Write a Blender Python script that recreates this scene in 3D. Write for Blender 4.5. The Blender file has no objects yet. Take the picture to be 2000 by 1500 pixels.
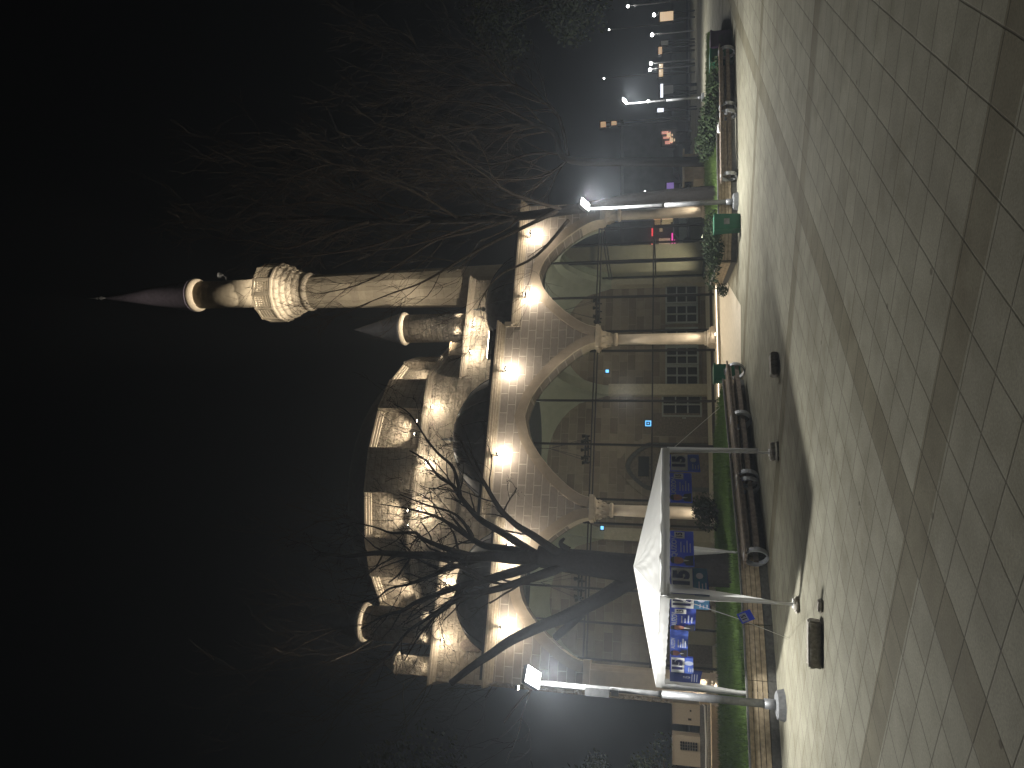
import bpy, bmesh, math, random
from mathutils import Vector, Matrix
from mathutils.geometry import tessellate_polygon
R = math.radians
random.seed(7)
scene = bpy.context.scene
COL = scene.collection

# ------------------------------------------------------------------ camera
FPX, EYE, HOR = 1380.0, 1.8, 1305.0          # focal length in photo pixels, eye height, horizon column
PITCH = math.atan((HOR - 1000) / FPX)
CP, SP = math.cos(PITCH), math.sin(PITCH)
cam = bpy.data.cameras.new("camera"); camo = bpy.data.objects.new("camera", cam); COL.objects.link(camo)
cam.sensor_fit = 'HORIZONTAL'; cam.sensor_width = 36.0; cam.lens = 36.0 * FPX / 2000.0
cam.clip_start = 0.1; cam.clip_end = 1500
right = Vector((1, 0, 0)); fwd = Vector((0, CP, SP)); up = Vector((0, -SP, CP))
m = Matrix.Identity(4)                        # the phone was held upright, the picture lies on its side
for i in range(3):
    m[i][0] = -up[i]; m[i][1] = right[i]; m[i][2] = -fwd[i]
m[2][3] = EYE
camo.matrix_world = m
scene.camera = camo

# ------------------------------------------------------------------ night sky, exposure
world = bpy.data.worlds.new("World"); scene.world = world; world.use_nodes = True
wn = world.node_tree; wn.nodes.clear()
wo = wn.nodes.new('ShaderNodeOutputWorld'); wb = wn.nodes.new('ShaderNodeBackground')
wb.inputs[0].default_value = (0.75, 0.85, 1.0, 1); wb.inputs[1].default_value = 0.0006
wn.links.new(wb.outputs[0], wo.inputs[0])
scene.view_settings.view_transform = 'Standard'; scene.view_settings.look = 'None'
scene.view_settings.exposure = 0.0; scene.view_settings.gamma = 1.0
scene.render.engine = 'CYCLES'
scene.cycles.use_denoising = True
scene.cycles.use_light_tree = True
scene.cycles.max_bounces = 6; scene.cycles.diffuse_bounces = 3; scene.cycles.glossy_bounces = 2
scene.cycles.transparent_max_bounces = 12
scene.cycles.sample_clamp_indirect = 4.0

HAZE = .0019
WARM = (1.0, 0.87, 0.69)
COOL = (1.0, 0.99, 0.95)

# ------------------------------------------------------------------ helpers
def ray(x, y):
    r = (750 - y) / FPX; u = -(x - 1000) / FPX
    return Vector((r, CP - u * SP, SP + u * CP))
def G(x, y, z=0.0):
    d = ray(x, y); t = (z - EYE) / d.z
    return Vector((d.x * t, d.y * t, z))
def at(x, y, Y):
    d = ray(x, y); t = Y / d.y
    return Vector((d.x * t, Y, EYE + d.z * t))
def tag(o, label=None, cat=None, group=None, kind=None):
    if label: o['label'] = label
    if cat: o['category'] = cat
    if group: o['group'] = group
    if kind: o['kind'] = kind
    return o
def empty(name, loc, rz=0.0, label=None, cat=None, group=None):
    o = bpy.data.objects.new(name, None); COL.objects.link(o)
    o.location = loc; o.rotation_euler = (0, 0, rz); o.empty_display_size = 0.3
    return tag(o, label, cat, group)
def copy_tree(o, parent=None):
    c = o.copy(); COL.objects.link(c)
    if parent: c.parent = parent
    for ch in list(o.children): copy_tree(ch, c)
    return c

class MB:
    def __init__(s): s.v = []; s.f = []; s.mi = []; s.cur = 0; s.sm = []; s.smooth = False
    def add(s, vs, fs, M=None):
        o = len(s.v)
        for p in vs:
            p = Vector(p)
            s.v.append(M @ p if M else p)
        for f in fs:
            s.f.append([i + o for i in f]); s.mi.append(s.cur); s.sm.append(s.smooth)
    def box(s, a, b, M=None):
        x0, y0, z0 = a; x1, y1, z1 = b
        s.add([(x0,y0,z0),(x1,y0,z0),(x1,y1,z0),(x0,y1,z0),(x0,y0,z1),(x1,y0,z1),(x1,y1,z1),(x0,y1,z1)],
              [(0,3,2,1),(4,5,6,7),(0,1,5,4),(1,2,6,5),(2,3,7,6),(3,0,4,7)], M)
        return s
    def bar(s, p, q, w, h=None, upv=(0,0,1)):
        p = Vector(p); q = Vector(q); d = (q - p); L = d.length; d = d / max(L, 1e-9)
        u = Vector(upv)
        if abs(d.dot(u)) > .98: u = Vector((1,0,0))
        sx = d.cross(u).normalized(); sz = sx.cross(d).normalized(); h = h or w
        vs = []
        for e in (p, q):
            for a, b in ((-1,-1),(1,-1),(1,1),(-1,1)):
                vs.append(e + sx * a * w / 2 + sz * b * h / 2)
        s.add(vs, [(0,1,2,3),(7,6,5,4),(0,4,5,1),(1,5,6,2),(2,6,7,3),(3,7,4,0)])
        return s
    def tube(s, pts, rads, n=6, cap=True):
        pts = [Vector(p) for p in pts]; o = len(s.v); ring0 = None
        sm = s.smooth
        prev = None
        for i, p in enumerate(pts):
            d = (pts[min(i+1, len(pts)-1)] - pts[max(i-1, 0)]).normalized()
            if prev is None:
                a = Vector((0,0,1)) if abs(d.z) < .9 else Vector((1,0,0))
                sx = d.cross(a).normalized()
            else:
                sx = (prev - d * prev.dot(d)).normalized()
            prev = sx; sy = d.cross(sx)
            r = rads[i] if hasattr(rads, '__len__') else rads
            for k in range(n):
                t = 2*math.pi*k/n
                s.v.append(p + sx*math.cos(t)*r + sy*math.sin(t)*r)
        for i in range(len(pts)-1):
            for k in range(n):
                s.f.append([o+i*n+k, o+i*n+(k+1)%n, o+(i+1)*n+(k+1)%n, o+(i+1)*n+k]); s.mi.append(s.cur); s.sm.append(sm)
        if cap:
            s.f.append([o+k for k in range(n)][::-1]); s.mi.append(s.cur); s.sm.append(False)
            e = o+(len(pts)-1)*n
            s.f.append([e+k for k in range(n)]); s.mi.append(s.cur); s.sm.append(False)
        return s
    def lathe(s, prof, n=20, c=(0,0), M=None, phase=0.0, close=False):
        vs = []; fs = []
        for r, z in prof:
            for k in range(n):
                t = 2*math.pi*k/n + phase
                vs.append((c[0]+r*math.cos(t), c[1]+r*math.sin(t), z))
        for i in range(len(prof)-1):
            for k in range(n):
                fs.append((i*n+k, i*n+(k+1)%n, (i+1)*n+(k+1)%n, (i+1)*n+k))
        if prof[0][0] > 1e-4: fs.append(tuple(range(n))[::-1])
        if prof[-1][0] > 1e-4: fs.append(tuple((len(prof)-1)*n+k for k in range(n)))
        s.add(vs, fs, M); return s
    def prism(s, poly, y0, y1, axes='xz', M=None):
        """extrude a 2D polygon (CCW seen from -y) from y0 to y1"""
        n = len(poly)
        def P(a, b, y):
            if axes == 'xz': return (a, y, b)
            if axes == 'yz': return (y, a, b)
            return (a, b, y)
        vs = [P(a, b, y0) for a, b in poly] + [P(a, b, y1) for a, b in poly]
        tris = tessellate_polygon([[Vector((a, b, 0)) for a, b in poly]])
        fs = []
        for t in tris:
            fs.append(tuple(t)); fs.append(tuple(i+n for i in reversed(t)))
        for i in range(n):
            j = (i+1) % n
            fs.append((i, i+n, j+n, j))
        s.add(vs, fs, M); return s
    def build(s, name, mats, parent=None, fix=True):
        me = bpy.data.meshes.new(name)
        me.from_pydata([tuple(p) for p in s.v], [], s.f)
        if not isinstance(mats, (list, tuple)): mats = [mats]
        for q in mats: me.materials.append(q)
        me.polygons.foreach_set('material_index', s.mi)
        me.polygons.foreach_set('use_smooth', s.sm)
        if fix:
            bm = bmesh.new(); bm.from_mesh(me)
            bmesh.ops.recalc_face_normals(bm, faces=bm.faces)
            bm.to_mesh(me); bm.free()
        me.update()
        o = bpy.data.objects.new(name, me); COL.objects.link(o)
        if parent: o.parent = parent
        return o

# ------------------------------------------------------------------ materials
def mat(name):
    mt = bpy.data.materials.new(name); mt.use_nodes = True
    nt = mt.node_tree; b = nt.nodes['Principled BSDF']
    return mt, nt, b
def nd(nt, t, **k):
    n = nt.nodes.new(t)
    for a, v in k.items(): setattr(n, a, v)
    return n
def plain(name, col, rough=.6, metal=0.0, bump=0.0, scale=20.0, var=.15, spec=.4):
    mt, nt, b = mat(name); L = nt.links
    b.inputs['Roughness'].default_value = rough; b.inputs['Metallic'].default_value = metal
    b.inputs['Specular IOR Level'].default_value = spec
    tc = nd(nt, 'ShaderNodeTexCoord'); no = nd(nt, 'ShaderNodeTexNoise'); no.inputs['Scale'].default_value = scale
    no.inputs['Detail'].default_value = 5
    L.new(tc.outputs['Object'], no.inputs['Vector'])
    cr = nd(nt, 'ShaderNodeValToRGB')
    c0 = [c*(1-var) for c in col]; c1 = [min(1, c*(1+var)) for c in col]
    cr.color_ramp.elements[0].position = .3; cr.color_ramp.elements[1].position = .7
    cr.color_ramp.elements[0].color = (*c0, 1); cr.color_ramp.elements[1].color = (*c1, 1)
    L.new(no.outputs[0], cr.inputs[0]); L.new(cr.outputs[0], b.inputs['Base Color'])
    if bump:
        bp = nd(nt, 'ShaderNodeBump'); bp.inputs['Strength'].default_value = bump; bp.inputs['Distance'].default_value = .02
        L.new(no.outputs[0], bp.inputs['Height']); L.new(bp.outputs[0], b.inputs['Normal'])
    return mt
def emit(name, col, st):
    mt, nt, b = mat(name)
    b.inputs['Base Color'].default_value = (.8, .8, .8, 1)
    b.inputs['Emission Color'].default_value = (*col, 1); b.inputs['Emission Strength'].default_value = st
    return mt
def block_stone(name, c1, c2, cm, bw, bh, mortar=.012, rough_bump=.35, dist=.03, joint=1.0, nscale=9.0, lo=.45):
    """coursed masonry; pattern laid out in the wall's own s,z frame"""
    mt, nt, b = mat(name); L = nt.links
    b.inputs['Roughness'].default_value = .85; b.inputs['Specular IOR Level'].default_value = .25
    tc = nd(nt, 'ShaderNodeTexCoord'); sp = nd(nt, 'ShaderNodeSeparateXYZ'); L.new(tc.outputs['Object'], sp.inputs[0])
    ad = nd(nt, 'ShaderNodeMath', operation='ADD'); L.new(sp.outputs[0], ad.inputs[0]); L.new(sp.outputs[1], ad.inputs[1])
    cb = nd(nt, 'ShaderNodeCombineXYZ'); L.new(ad.outputs[0], cb.inputs[0]); L.new(sp.outputs[2], cb.inputs[1])
    br = nd(nt, 'ShaderNodeTexBrick'); L.new(cb.outputs[0], br.inputs['Vector'])
    br.offset = .43; br.squash = 1.0
    br.inputs['Color1'].default_value = (*c1, 1); br.inputs['Color2'].default_value = (*c2, 1); br.inputs['Mortar'].default_value = (*cm, 1)
    br.inputs['Scale'].default_value = 1.0; br.inputs['Mortar Size'].default_value = mortar; br.inputs['Mortar Smooth'].default_value = .3
    br.inputs['Brick Width'].default_value = bw; br.inputs['Row Height'].default_value = bh
    no = nd(nt, 'ShaderNodeTexNoise'); no.inputs['Scale'].default_value = nscale; no.inputs['Detail'].default_value = 8; no.inputs['Roughness'].default_value = .65
    L.new(tc.outputs['Object'], no.inputs['Vector'])
    n2 = nd(nt, 'ShaderNodeTexNoise'); n2.inputs['Scale'].default_value = .7; n2.inputs['Detail'].default_value = 4
    L.new(tc.outputs['Object'], n2.inputs['Vector'])
    mx = nd(nt, 'ShaderNodeMix', data_type='RGBA', blend_type='MULTIPLY'); mx.inputs[0].default_value = .55
    cr = nd(nt, 'ShaderNodeValToRGB'); cr.color_ramp.elements[0].position = .3; cr.color_ramp.elements[1].position = .65
    cr.color_ramp.elements[0].color = (lo, lo*.95, lo*.88, 1); cr.color_ramp.elements[1].color = (1, 1, 1, 1)
    am = nd(nt, 'ShaderNodeMath', operation='MULTIPLY_ADD'); am.inputs[1].default_value = .5
    L.new(no.outputs[0], am.inputs[0]); 
    hm = nd(nt, 'ShaderNodeMath', operation='MULTIPLY'); hm.inputs[1].default_value = .5; L.new(n2.outputs[0], hm.inputs[0]); L.new(hm.outputs[0], am.inputs[2])
    L.new(am.outputs[0], cr.inputs[0]); L.new(br.outputs['Color'], mx.inputs[6]); L.new(cr.outputs[0], mx.inputs[7])
    L.new(mx.outputs[2], b.inputs['Base Color'])
    h = nd(nt, 'ShaderNodeMath', operation='MULTIPLY_ADD'); h.inputs[1].default_value = -joint
    L.new(br.outputs['Fac'], h.inputs[0])
    hn = nd(nt, 'ShaderNodeMath', operation='MULTIPLY'); hn.inputs[1].default_value = rough_bump*2; L.new(no.outputs[0], hn.inputs[0])
    L.new(hn.outputs[0], h.inputs[2])
    bp = nd(nt, 'ShaderNodeBump'); bp.inputs['Strength'].default_value = 1.0; bp.inputs['Distance'].default_value = dist
    L.new(h.outputs[0], bp.inputs['Height']); L.new(bp.outputs[0], b.inputs['Normal'])
    return mt

def paving():
    mt, nt, b = mat('paving_slabs'); L = nt.links
    tc = nd(nt, 'ShaderNodeTexCoord')
    def dot(vx, vy):
        d = nd(nt, 'ShaderNodeVectorMath', operation='DOT_PRODUCT'); d.inputs[1].default_value = (vx, vy, 0)
        L.new(tc.outputs['Object'], d.inputs[0]); return d.outputs['Value']
    u = dot(.788, -.616); v = dot(.469, .883)
    cb = nd(nt, 'ShaderNodeCombineXYZ'); L.new(u, cb.inputs[0]); L.new(v, cb.inputs[1])
    off = nd(nt, 'ShaderNodeVectorMath', operation='ADD'); off.inputs[1].default_value = (4.65+39*.4, .39*40-4.78+.02, 0); L.new(cb.outputs[0], off.inputs[0])
    wob = nd(nt, 'ShaderNodeTexNoise'); wob.inputs['Scale'].default_value = 3.0; wob.inputs['Detail'].default_value = 5; L.new(tc.outputs['Object'], wob.inputs['Vector'])
    ws = nd(nt, 'ShaderNodeVectorMath', operation='SCALE'); ws.inputs[3].default_value = .013; L.new(wob.outputs['Color'], ws.inputs[0])
    wv = nd(nt, 'ShaderNodeVectorMath', operation='ADD'); L.new(off.outputs[0], wv.inputs[0]); L.new(ws.outputs[0], wv.inputs[1])
    br = nd(nt, 'ShaderNodeTexBrick'); br.offset = 0.0; br.squash = 1.0
    L.new(wv.outputs[0], br.inputs['Vector'])
    br.inputs['Color1'].default_value = (.278, .268, .208, 1); br.inputs['Color2'].default_value = (.322, .312, .244, 1); br.inputs['Mortar'].default_value = (.15, .14, .105, 1)
    br.inputs['Scale'].default_value = 1; br.inputs['Mortar Size'].default_value = .0085; br.inputs['Mortar Smooth'].default_value = .5
    br.inputs['Brick Width'].default_value = .39; br.inputs['Row Height'].default_value = .39
    def band(val, start, period, w):
        a = nd(nt, 'ShaderNodeMath', operation='SUBTRACT'); L.new(val, a.inputs[0]); a.inputs[1].default_value = start - period*20
        md = nd(nt, 'ShaderNodeMath', operation='MODULO'); L.new(a.outputs[0], md.inputs[0]); md.inputs[1].default_value = period
        lt = nd(nt, 'ShaderNodeMath', operation='LESS_THAN'); L.new(md.outputs[0], lt.inputs[0]); lt.inputs[1].default_value = w
        return lt.outputs[0]
    b1 = band(u, -4.65, 60.0, .39); b2 = band(v, 4.40, 5.85, .39)
    mxb = nd(nt, 'ShaderNodeMath', operation='MAXIMUM'); L.new(b1, mxb.inputs[0]); L.new(b2, mxb.inputs[1])
    dk = nd(nt, 'ShaderNodeMix', data_type='RGBA', blend_type='MULTIPLY'); L.new(mxb.outputs[0], dk.inputs[0])
    dk.inputs[7].default_value = (.68, .65, .59, 1); L.new(br.outputs['Color'], dk.inputs[6])
    n1 = nd(nt, 'ShaderNodeTexNoise'); n1.inputs['Scale'].default_value = .45; n1.inputs['Detail'].default_value = 6; n1.inputs['Roughness'].default_value = .6; L.new(tc.outputs['Object'], n1.inputs['Vector'])
    n2 = nd(nt, 'ShaderNodeTexNoise'); n2.inputs['Scale'].default_value = 55; n2.inputs['Detail'].default_value = 4; L.new(tc.outputs['Object'], n2.inputs['Vector'])
    n3 = nd(nt, 'ShaderNodeTexNoise'); n3.inputs['Scale'].default_value = 2.6; n3.inputs['Detail'].default_value = 5; L.new(tc.outputs['Object'], n3.inputs['Vector'])
    def ramp(src, lo, hi, p0, p1):
        cr = nd(nt, 'ShaderNodeValToRGB'); cr.color_ramp.elements[0].position = p0; cr.color_ramp.elements[1].position = p1
        cr.color_ramp.elements[0].color = (*lo, 1); cr.color_ramp.elements[1].color = (*hi, 1); L.new(src, cr.inputs[0]); return cr.outputs[0]
    def mul(a, c, f=1.0):
        mm = nd(nt, 'ShaderNodeMix', data_type='RGBA', blend_type='MULTIPLY'); mm.inputs[0].default_value = f
        L.new(a, mm.inputs[6]); L.new(c, mm.inputs[7]); return mm.outputs[2]
    c = mul(dk.outputs[2], ramp(n1.outputs[0], (.72, .70, .68), (1, 1, 1), .3, .65))
    c = mul(c, ramp(n2.outputs[0], (.75, .75, .75), (1.0, 1.0, 1.0), .3, .7))
    c = mul(c, ramp(n3.outputs[0], (.82, .81, .78), (1, 1, 1), .35, .6))
    vo = nd(nt, 'ShaderNodeTexVoronoi'); vo.inputs['Scale'].default_value = 1.7; vo.inputs['Randomness'].default_value = 1; L.new(tc.outputs['Object'], vo.inputs['Vector'])
    c = mul(c, ramp(vo.outputs['Distance'], (.55, .53, .50), (1, 1, 1), .035, .055))          # trodden gum spots
    n4 = nd(nt, 'ShaderNodeTexNoise'); n4.inputs['Scale'].default_value = 1.1; n4.inputs['Detail'].default_value = 8; n4.inputs['Roughness'].default_value = .7; L.new(wv.outputs[0], n4.inputs['Vector'])
    c = mul(c, ramp(n4.outputs[0], (.86, .845, .81), (1, 1, 1), .36, .47))                       # spill stains
    L.new(c, b.inputs['Base Color'])
    rr = nd(nt, 'ShaderNodeMapRange'); rr.inputs['To Min'].default_value = .82; rr.inputs['To Max'].default_value = .95; L.new(n3.outputs[0], rr.inputs['Value']); L.new(rr.outputs[0], b.inputs['Roughness'])
    b.inputs['Specular IOR Level'].default_value = .12
    h = nd(nt, 'ShaderNodeMath', operation='MULTIPLY_ADD'); h.inputs[1].default_value = -.45; L.new(br.outputs['Fac'], h.inputs[0]); 
    hs = nd(nt, 'ShaderNodeMath', operation='MULTIPLY'); hs.inputs[1].default_value = .25; L.new(n2.outputs[0], hs.inputs[0]); L.new(hs.outputs[0], h.inputs[2])
    bp = nd(nt, 'ShaderNodeBump'); bp.inputs['Strength'].default_value = .7; bp.inputs['Distance'].default_value = .008; L.new(h.outputs[0], bp.inputs['Height']); L.new(bp.outputs[0], b.inputs['Normal'])
    return mt

def glass_mat(name, tint=(.80, .83, .80), k=.9):
    mt, nt, b = mat(name); L = nt.links
    out = nt.nodes['Material Output']; nt.nodes.remove(b)
    tr = nd(nt, 'ShaderNodeBsdfTransparent'); tr.inputs[0].default_value = (*tint, 1)
    gl = nd(nt, 'ShaderNodeBsdfGlossy'); gl.inputs['Roughness'].default_value = .22; gl.inputs[0].default_value = (k, k, k, 1)
    fr = nd(nt, 'ShaderNodeFresnel'); fr.inputs[0].default_value = 1.25
    ge = nd(nt, 'ShaderNodeNewGeometry'); iv = nd(nt, 'ShaderNodeMath', operation='SUBTRACT'); iv.inputs[0].default_value = 1; L.new(ge.outputs['Backfacing'], iv.inputs[1])
    ff = nd(nt, 'ShaderNodeMath', operation='MULTIPLY'); L.new(fr.outputs[0], ff.inputs[0]); L.new(iv.outputs[0], ff.inputs[1])
    mx = nd(nt, 'ShaderNodeMixShader'); L.new(ff.outputs[0], mx.inputs[0]); L.new(tr.outputs[0], mx.inputs[1]); L.new(gl.outputs[0], mx.inputs[2])
    L.new(mx.outputs[0], out.inputs['Surface']); return mt

def cloth_mat(name, col, k=.4, var=.05, sc=3.0, bump=.4):
    mt = plain(name, col, .65, bump=bump, scale=sc, var=var); nt = mt.node_tree; L = nt.links
    b = nt.nodes['Principled BSDF']; out = nt.nodes['Material Output']
    tr = nd(nt, 'ShaderNodeBsdfTranslucent'); tr.inputs[0].default_value = (*col, 1)
    mx = nd(nt, 'ShaderNodeMixShader'); mx.inputs[0].default_value = k
    L.new(b.outputs[0], mx.inputs[1]); L.new(tr.outputs[0], mx.inputs[2]); L.new(mx.outputs[0], out.inputs['Surface'])
    return mt
M = {}
M['paving'] = paving()
M['path'] = plain('cream_path', (.50, .45, .36), .6, bump=.2, scale=6, var=.12)
M['asphalt'] = plain('asphalt', (.055, .055, .058), .75, bump=.5, scale=40, var=.25)
M['facade'] = block_stone('facade_stone', (.27, .238, .212), (.32, .283, .25), (.47, .43, .375), .74, .29, .020, .14, .035, -1.1, 7)  # pale joint colour puts in the catch of grazing floodlight
M['rubble'] = block_stone('rubble_stone', (.40, .34, .26), (.50, .43, .33), (.33, .28, .22), .62, .34, .02, 2.6, .11, .9, 4.2, .16)
M['brownstone'] = block_stone('porch_stone', (.20, .155, .12), (.34, .27, .215), (.34, .29, .23), .75, .36, .014, .4, .02, .5, 4)
M['drum'] = block_stone('drum_stone', (.40, .335, .25), (.47, .40, .30), (.30, .25, .19), .55, .3, .018, 2.0, .10, .8, 4.5, .18)
M['smooth'] = plain('dressed_limestone', (.50, .43, .33), .75, bump=.15, scale=9, var=.10)
M['archstone'] = block_stone('archivolt_stone', (.33, .28, .22), (.38, .32, .255), (.30, .26, .2), .9, 3.0, .004, .12, .01, .4, 6)
M['moulding'] = plain('cornice_stone', (.42, .36, .28), .8, bump=.25, scale=11, var=.15)
M['marble'] = plain('column_marble', (.60, .52, .41), .45, bump=.04, scale=5, var=.08)
M['minstone'] = block_stone('minaret_stone', (.38, .33, .25), (.46, .40, .30), (.42, .36, .27), .6, .45, .008, .35, .02, .4, 5)
M['lead'] = plain('lead_sheet', (.045, .047, .055), .55, metal=.3, bump=.3, scale=4, var=.3)
M['zinc'] = plain('zinc_sheet', (.13, .115, .15), .6, bump=.2, scale=5, var=.2)
M['plaster'] = plain('vault_plaster', (.42, .42, .34), .8, scale=3, var=.08)
M['dark_metal'] = plain('dark_bronze_frame', (.018, .017, .015), .4, metal=.4, var=.1)
M['galv'] = plain('galvanised_steel', (.19, .195, .20), .5, metal=.55, bump=.08, scale=14, var=.22)
M['steel'] = plain('brushed_steel', (.40, .41, .43), .5, metal=.3, scale=18, var=.15)
M['glass'] = glass_mat('clear_glass')
M['wood_pale'] = plain('weathered_timber', (.42, .335, .225), .75, bump=.5, scale=12, var=.3)
M['wood_dark'] = plain('dark_bench_timber', (.17, .135, .108), .85, bump=.4, scale=14, var=.35)
M['concrete'] = plain('concrete', (.34, .315, .27), .9, bump=.6, scale=26, var=.28)
M['footing'] = plain('lamp_footing_concrete', (.15, .155, .16), .85, bump=.4, scale=18, var=.2)
M['kerbstone'] = plain('kerbstone', (.10, .098, .09), .85, bump=.4, scale=18, var=.25)
M['cream_wall'] = plain('cream_render', (.52, .42, .29), .8, bump=.15, scale=6, var=.12)
M['soil'] = plain('soil', (.03, .035, .016), .95, bump=.8, scale=15, var=.3)
M['grass'] = plain('grass_blades', (.10, .17, .035), .8, scale=2.0, var=.35)
M['leaf'] = plain('hedge_leaves', (.022, .038, .012), .9, scale=3.0, var=.4)
M['leaf_dark'] = plain('tree_leaves', (.035, .05, .022), .6, scale=2.0, var=.4)
M['twigleaf'] = plain('dry_brown_leaves', (.11, .075, .045), .7, scale=2.0, var=.4)
M['bark_mid'] = plain('brown_bark', (.032, .023, .018), .9, bump=.6, scale=14, var=.3)
M['bark_dark'] = plain('dark_bark', (.016, .013, .011), .9, bump=.9, scale=16, var=.35)
M['bark'] = plain('grey_brown_bark', (.095, .075, .060), .9, bump=.6, scale=14, var=.3)
M['green_plastic'] = plain('green_plastic', (.008, .095, .05), .45, scale=5, var=.15)
M['purple_plastic'] = plain('dark_purple_plastic', (.035, .018, .04), .5, var=.2)
M['canvas'] = cloth_mat('white_canvas', (.58, .58, .56), .5, .04, 2.6, .5)
M['canvas_grey'] = cloth_mat('white_canvas_valance', (.66, .66, .65), .45, .05, 5, .4)
M['white_paint'] = plain('white_paint', (.72, .72, .70), .5, var=.06)
M['white_frame'] = plain('white_joinery', (.34, .34, .32), .5, var=.06)
M['rope'] = plain('pale_rope', (.55, .54, .50), .8, var=.1)
M['blue'] = cloth_mat('poster_blue', (.07, .12, .56), .45, .25, 3, .1)
M['blue_light'] = cloth_mat('poster_light_blue', (.10, .18, .62), .45, .25, 3, .1)
M['blue_dark'] = cloth_mat('poster_dark_blue', (.035, .06, .30), .45, .25, 3, .1)
M['teal'] = cloth_mat('poster_teal', (.05, .19, .36), .45, .25, 3, .1)
M['poster_white'] = cloth_mat('poster_white', (.80, .80, .78), .45, .04, 3, .1)
M['navy'] = plain('navy_ink', (.012, .012, .07), .45, var=.05)
M['pale_ink'] = plain('pale_ink', (.42, .46, .60), .45, var=.05)
M['skin'] = cloth_mat('printed_skin', (.60, .30, .22), .4, .25, 9, .1)
M['suit'] = plain('printed_suit', (.012, .013, .02), .5, var=.1)
M['cabinet'] = plain('beige_metal', (.42, .36, .28), .5, bump=.05, var=.08)
M['black'] = plain('black_metal', (.012, .012, .013), .5, var=.1)
M['lamp_white'] = emit('led_lens', COOL, 60.0)
M['flood_lens'] = emit('warm_flood_lens', WARM, 45.0)
M['strip'] = emit('led_strip', WARM, 4.5)
M['clock_blue'] = emit('blue_led_screen', (.10, .45, 1.0), 2.2)
M['far_white'] = emit('far_lamp_white', (1, .98, .92), 30.0)
M['shop_red'] = emit('red_lit_poster', (1, .22, .12), .45)
M['sign_red'] = emit('red_neon', (1, .03, .05), 3.0)
M['sign_pink'] = emit('pink_neon', (1, .05, .45), 3.0)
M['sign_white'] = emit('white_sign', (.85, .9, 1), 1.6)
M['sign_amber'] = emit('amber_sign', (1, .55, .22), .38)
M['shop_warm'] = emit('lit_shop_window', (1, .66, .34), .55)
M['sign_purple'] = emit('purple_sign', (.35, .12, .9), .3)
M['red_led'] = emit('red_led', (1, .05, .03), 2.5)
M['wall_dark'] = plain('far_wall', (.10, .095, .09), .9, scale=1.0, var=.3)

# ------------------------------------------------------------------ lights that belong to lamps
def point(name, loc, power, col, r=.06, parent=None):
    l = bpy.data.lights.new(name, 'POINT'); l.energy = power; l.color = col; l.shadow_soft_size = r
    o = bpy.data.objects.new(name, l); COL.objects.link(o); o.location = loc
    if parent: o.parent = parent
    return o
def spot(name, loc, target, power, col, size=100, blend=.6, r=.05, parent=None):
    l = bpy.data.lights.new(name, 'SPOT'); l.energy = power; l.color = col; l.shadow_soft_size = r
    l.spot_size = R(size); l.spot_blend = blend
    o = bpy.data.objects.new(name, l); COL.objects.link(o); o.location = loc
    d = Vector(target) - Vector(loc); o.rotation_euler = d.to_track_quat('-Z', 'Y').to_euler()
    if parent: o.parent = parent
    return o

# ================================================================== GROUND
def sheet(name, poly, z, material, kind='structure', **kw):
    b = MB(); b.add([(x, y, z) for x, y in poly], [tuple(range(len(poly)))])
    o = b.build(name, material); tag(o, kind=kind, **kw)
    return o
sheet('ground', [(-300, -40), (300, -40), (300, 600), (-300, 600)], 0.0, M['paving'])
p = [G(1447, 596), G(1448, 745)]
sheet('path', [(p[0].x, p[0].y), (3.3, 23.4), (4.0, 27.3), (-1.6, 25.4), (-.35, 20.5), (p[1].x, p[1].y)], .004, M['path'])
sheet('road', [(-300, 62), (300, 62), (300, 74), (-300, 74)], .004, M['asphalt'])
b = MB(); b.box((-300, 61.7, 0), (300, 61.97, .13)); tag(b.build('kerb', M['kerbstone']), kind='structure')

# ================================================================== MOSQUE
O = Vector((-9.1, 22.2, 0)); ANG = R(20)
ES = Vector((math.cos(ANG), math.sin(ANG), 0)); EN = Vector((-math.sin(ANG), math.cos(ANG), 0))
def WL(s, n, z=0): return O + ES*s + EN*n + Vector((0, 0, z))
mosque = empty('mosque', O, ANG, 'floodlit stone mosque with three glazed pointed arches and round drum', 'mosque')

PROF = [(1,0),(.99,.06),(.965,.14),(.93,.21),(.865,.32),(.79,.42),(.705,.53),(.61,.63),(.5,.74),(.38,.84),(.25,.925),(.12,.972),(0,1.0)]
def arch_pts(c, w, z0, rise):
    l = [(c - w*a, z0 + rise*t) for a, t in PROF]
    return l + [(c + w*a, z0 + rise*t) for a, t in reversed(PROF[:-1])]
SPR = 4.40
BAYS = [(2.61, 2.26, 2.26), (8.42, 2.86, 2.44), (14.22, 2.30, 2.28)]      # centre, half width, rise
def wall_with_arches(bays, x0, x1, top, zb=SPR):
    poly = [(x0, zb)]
    for c, w, r in bays: poly += arch_pts(c, w, zb, r)
    poly.append((x1, zb)); poly += top
    return poly
# front
top = [(17.35, 7.3), (12.0, 7.3), (12.0, 7.85), (4.75, 7.85), (4.75, 7.3), (-.5, 7.3)]
b = MB(); b.prism(wall_with_arches(BAYS, -.5, 17.35, top), 0.0, .7); b.build('facade_wall', M['facade'], mosque)
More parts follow.
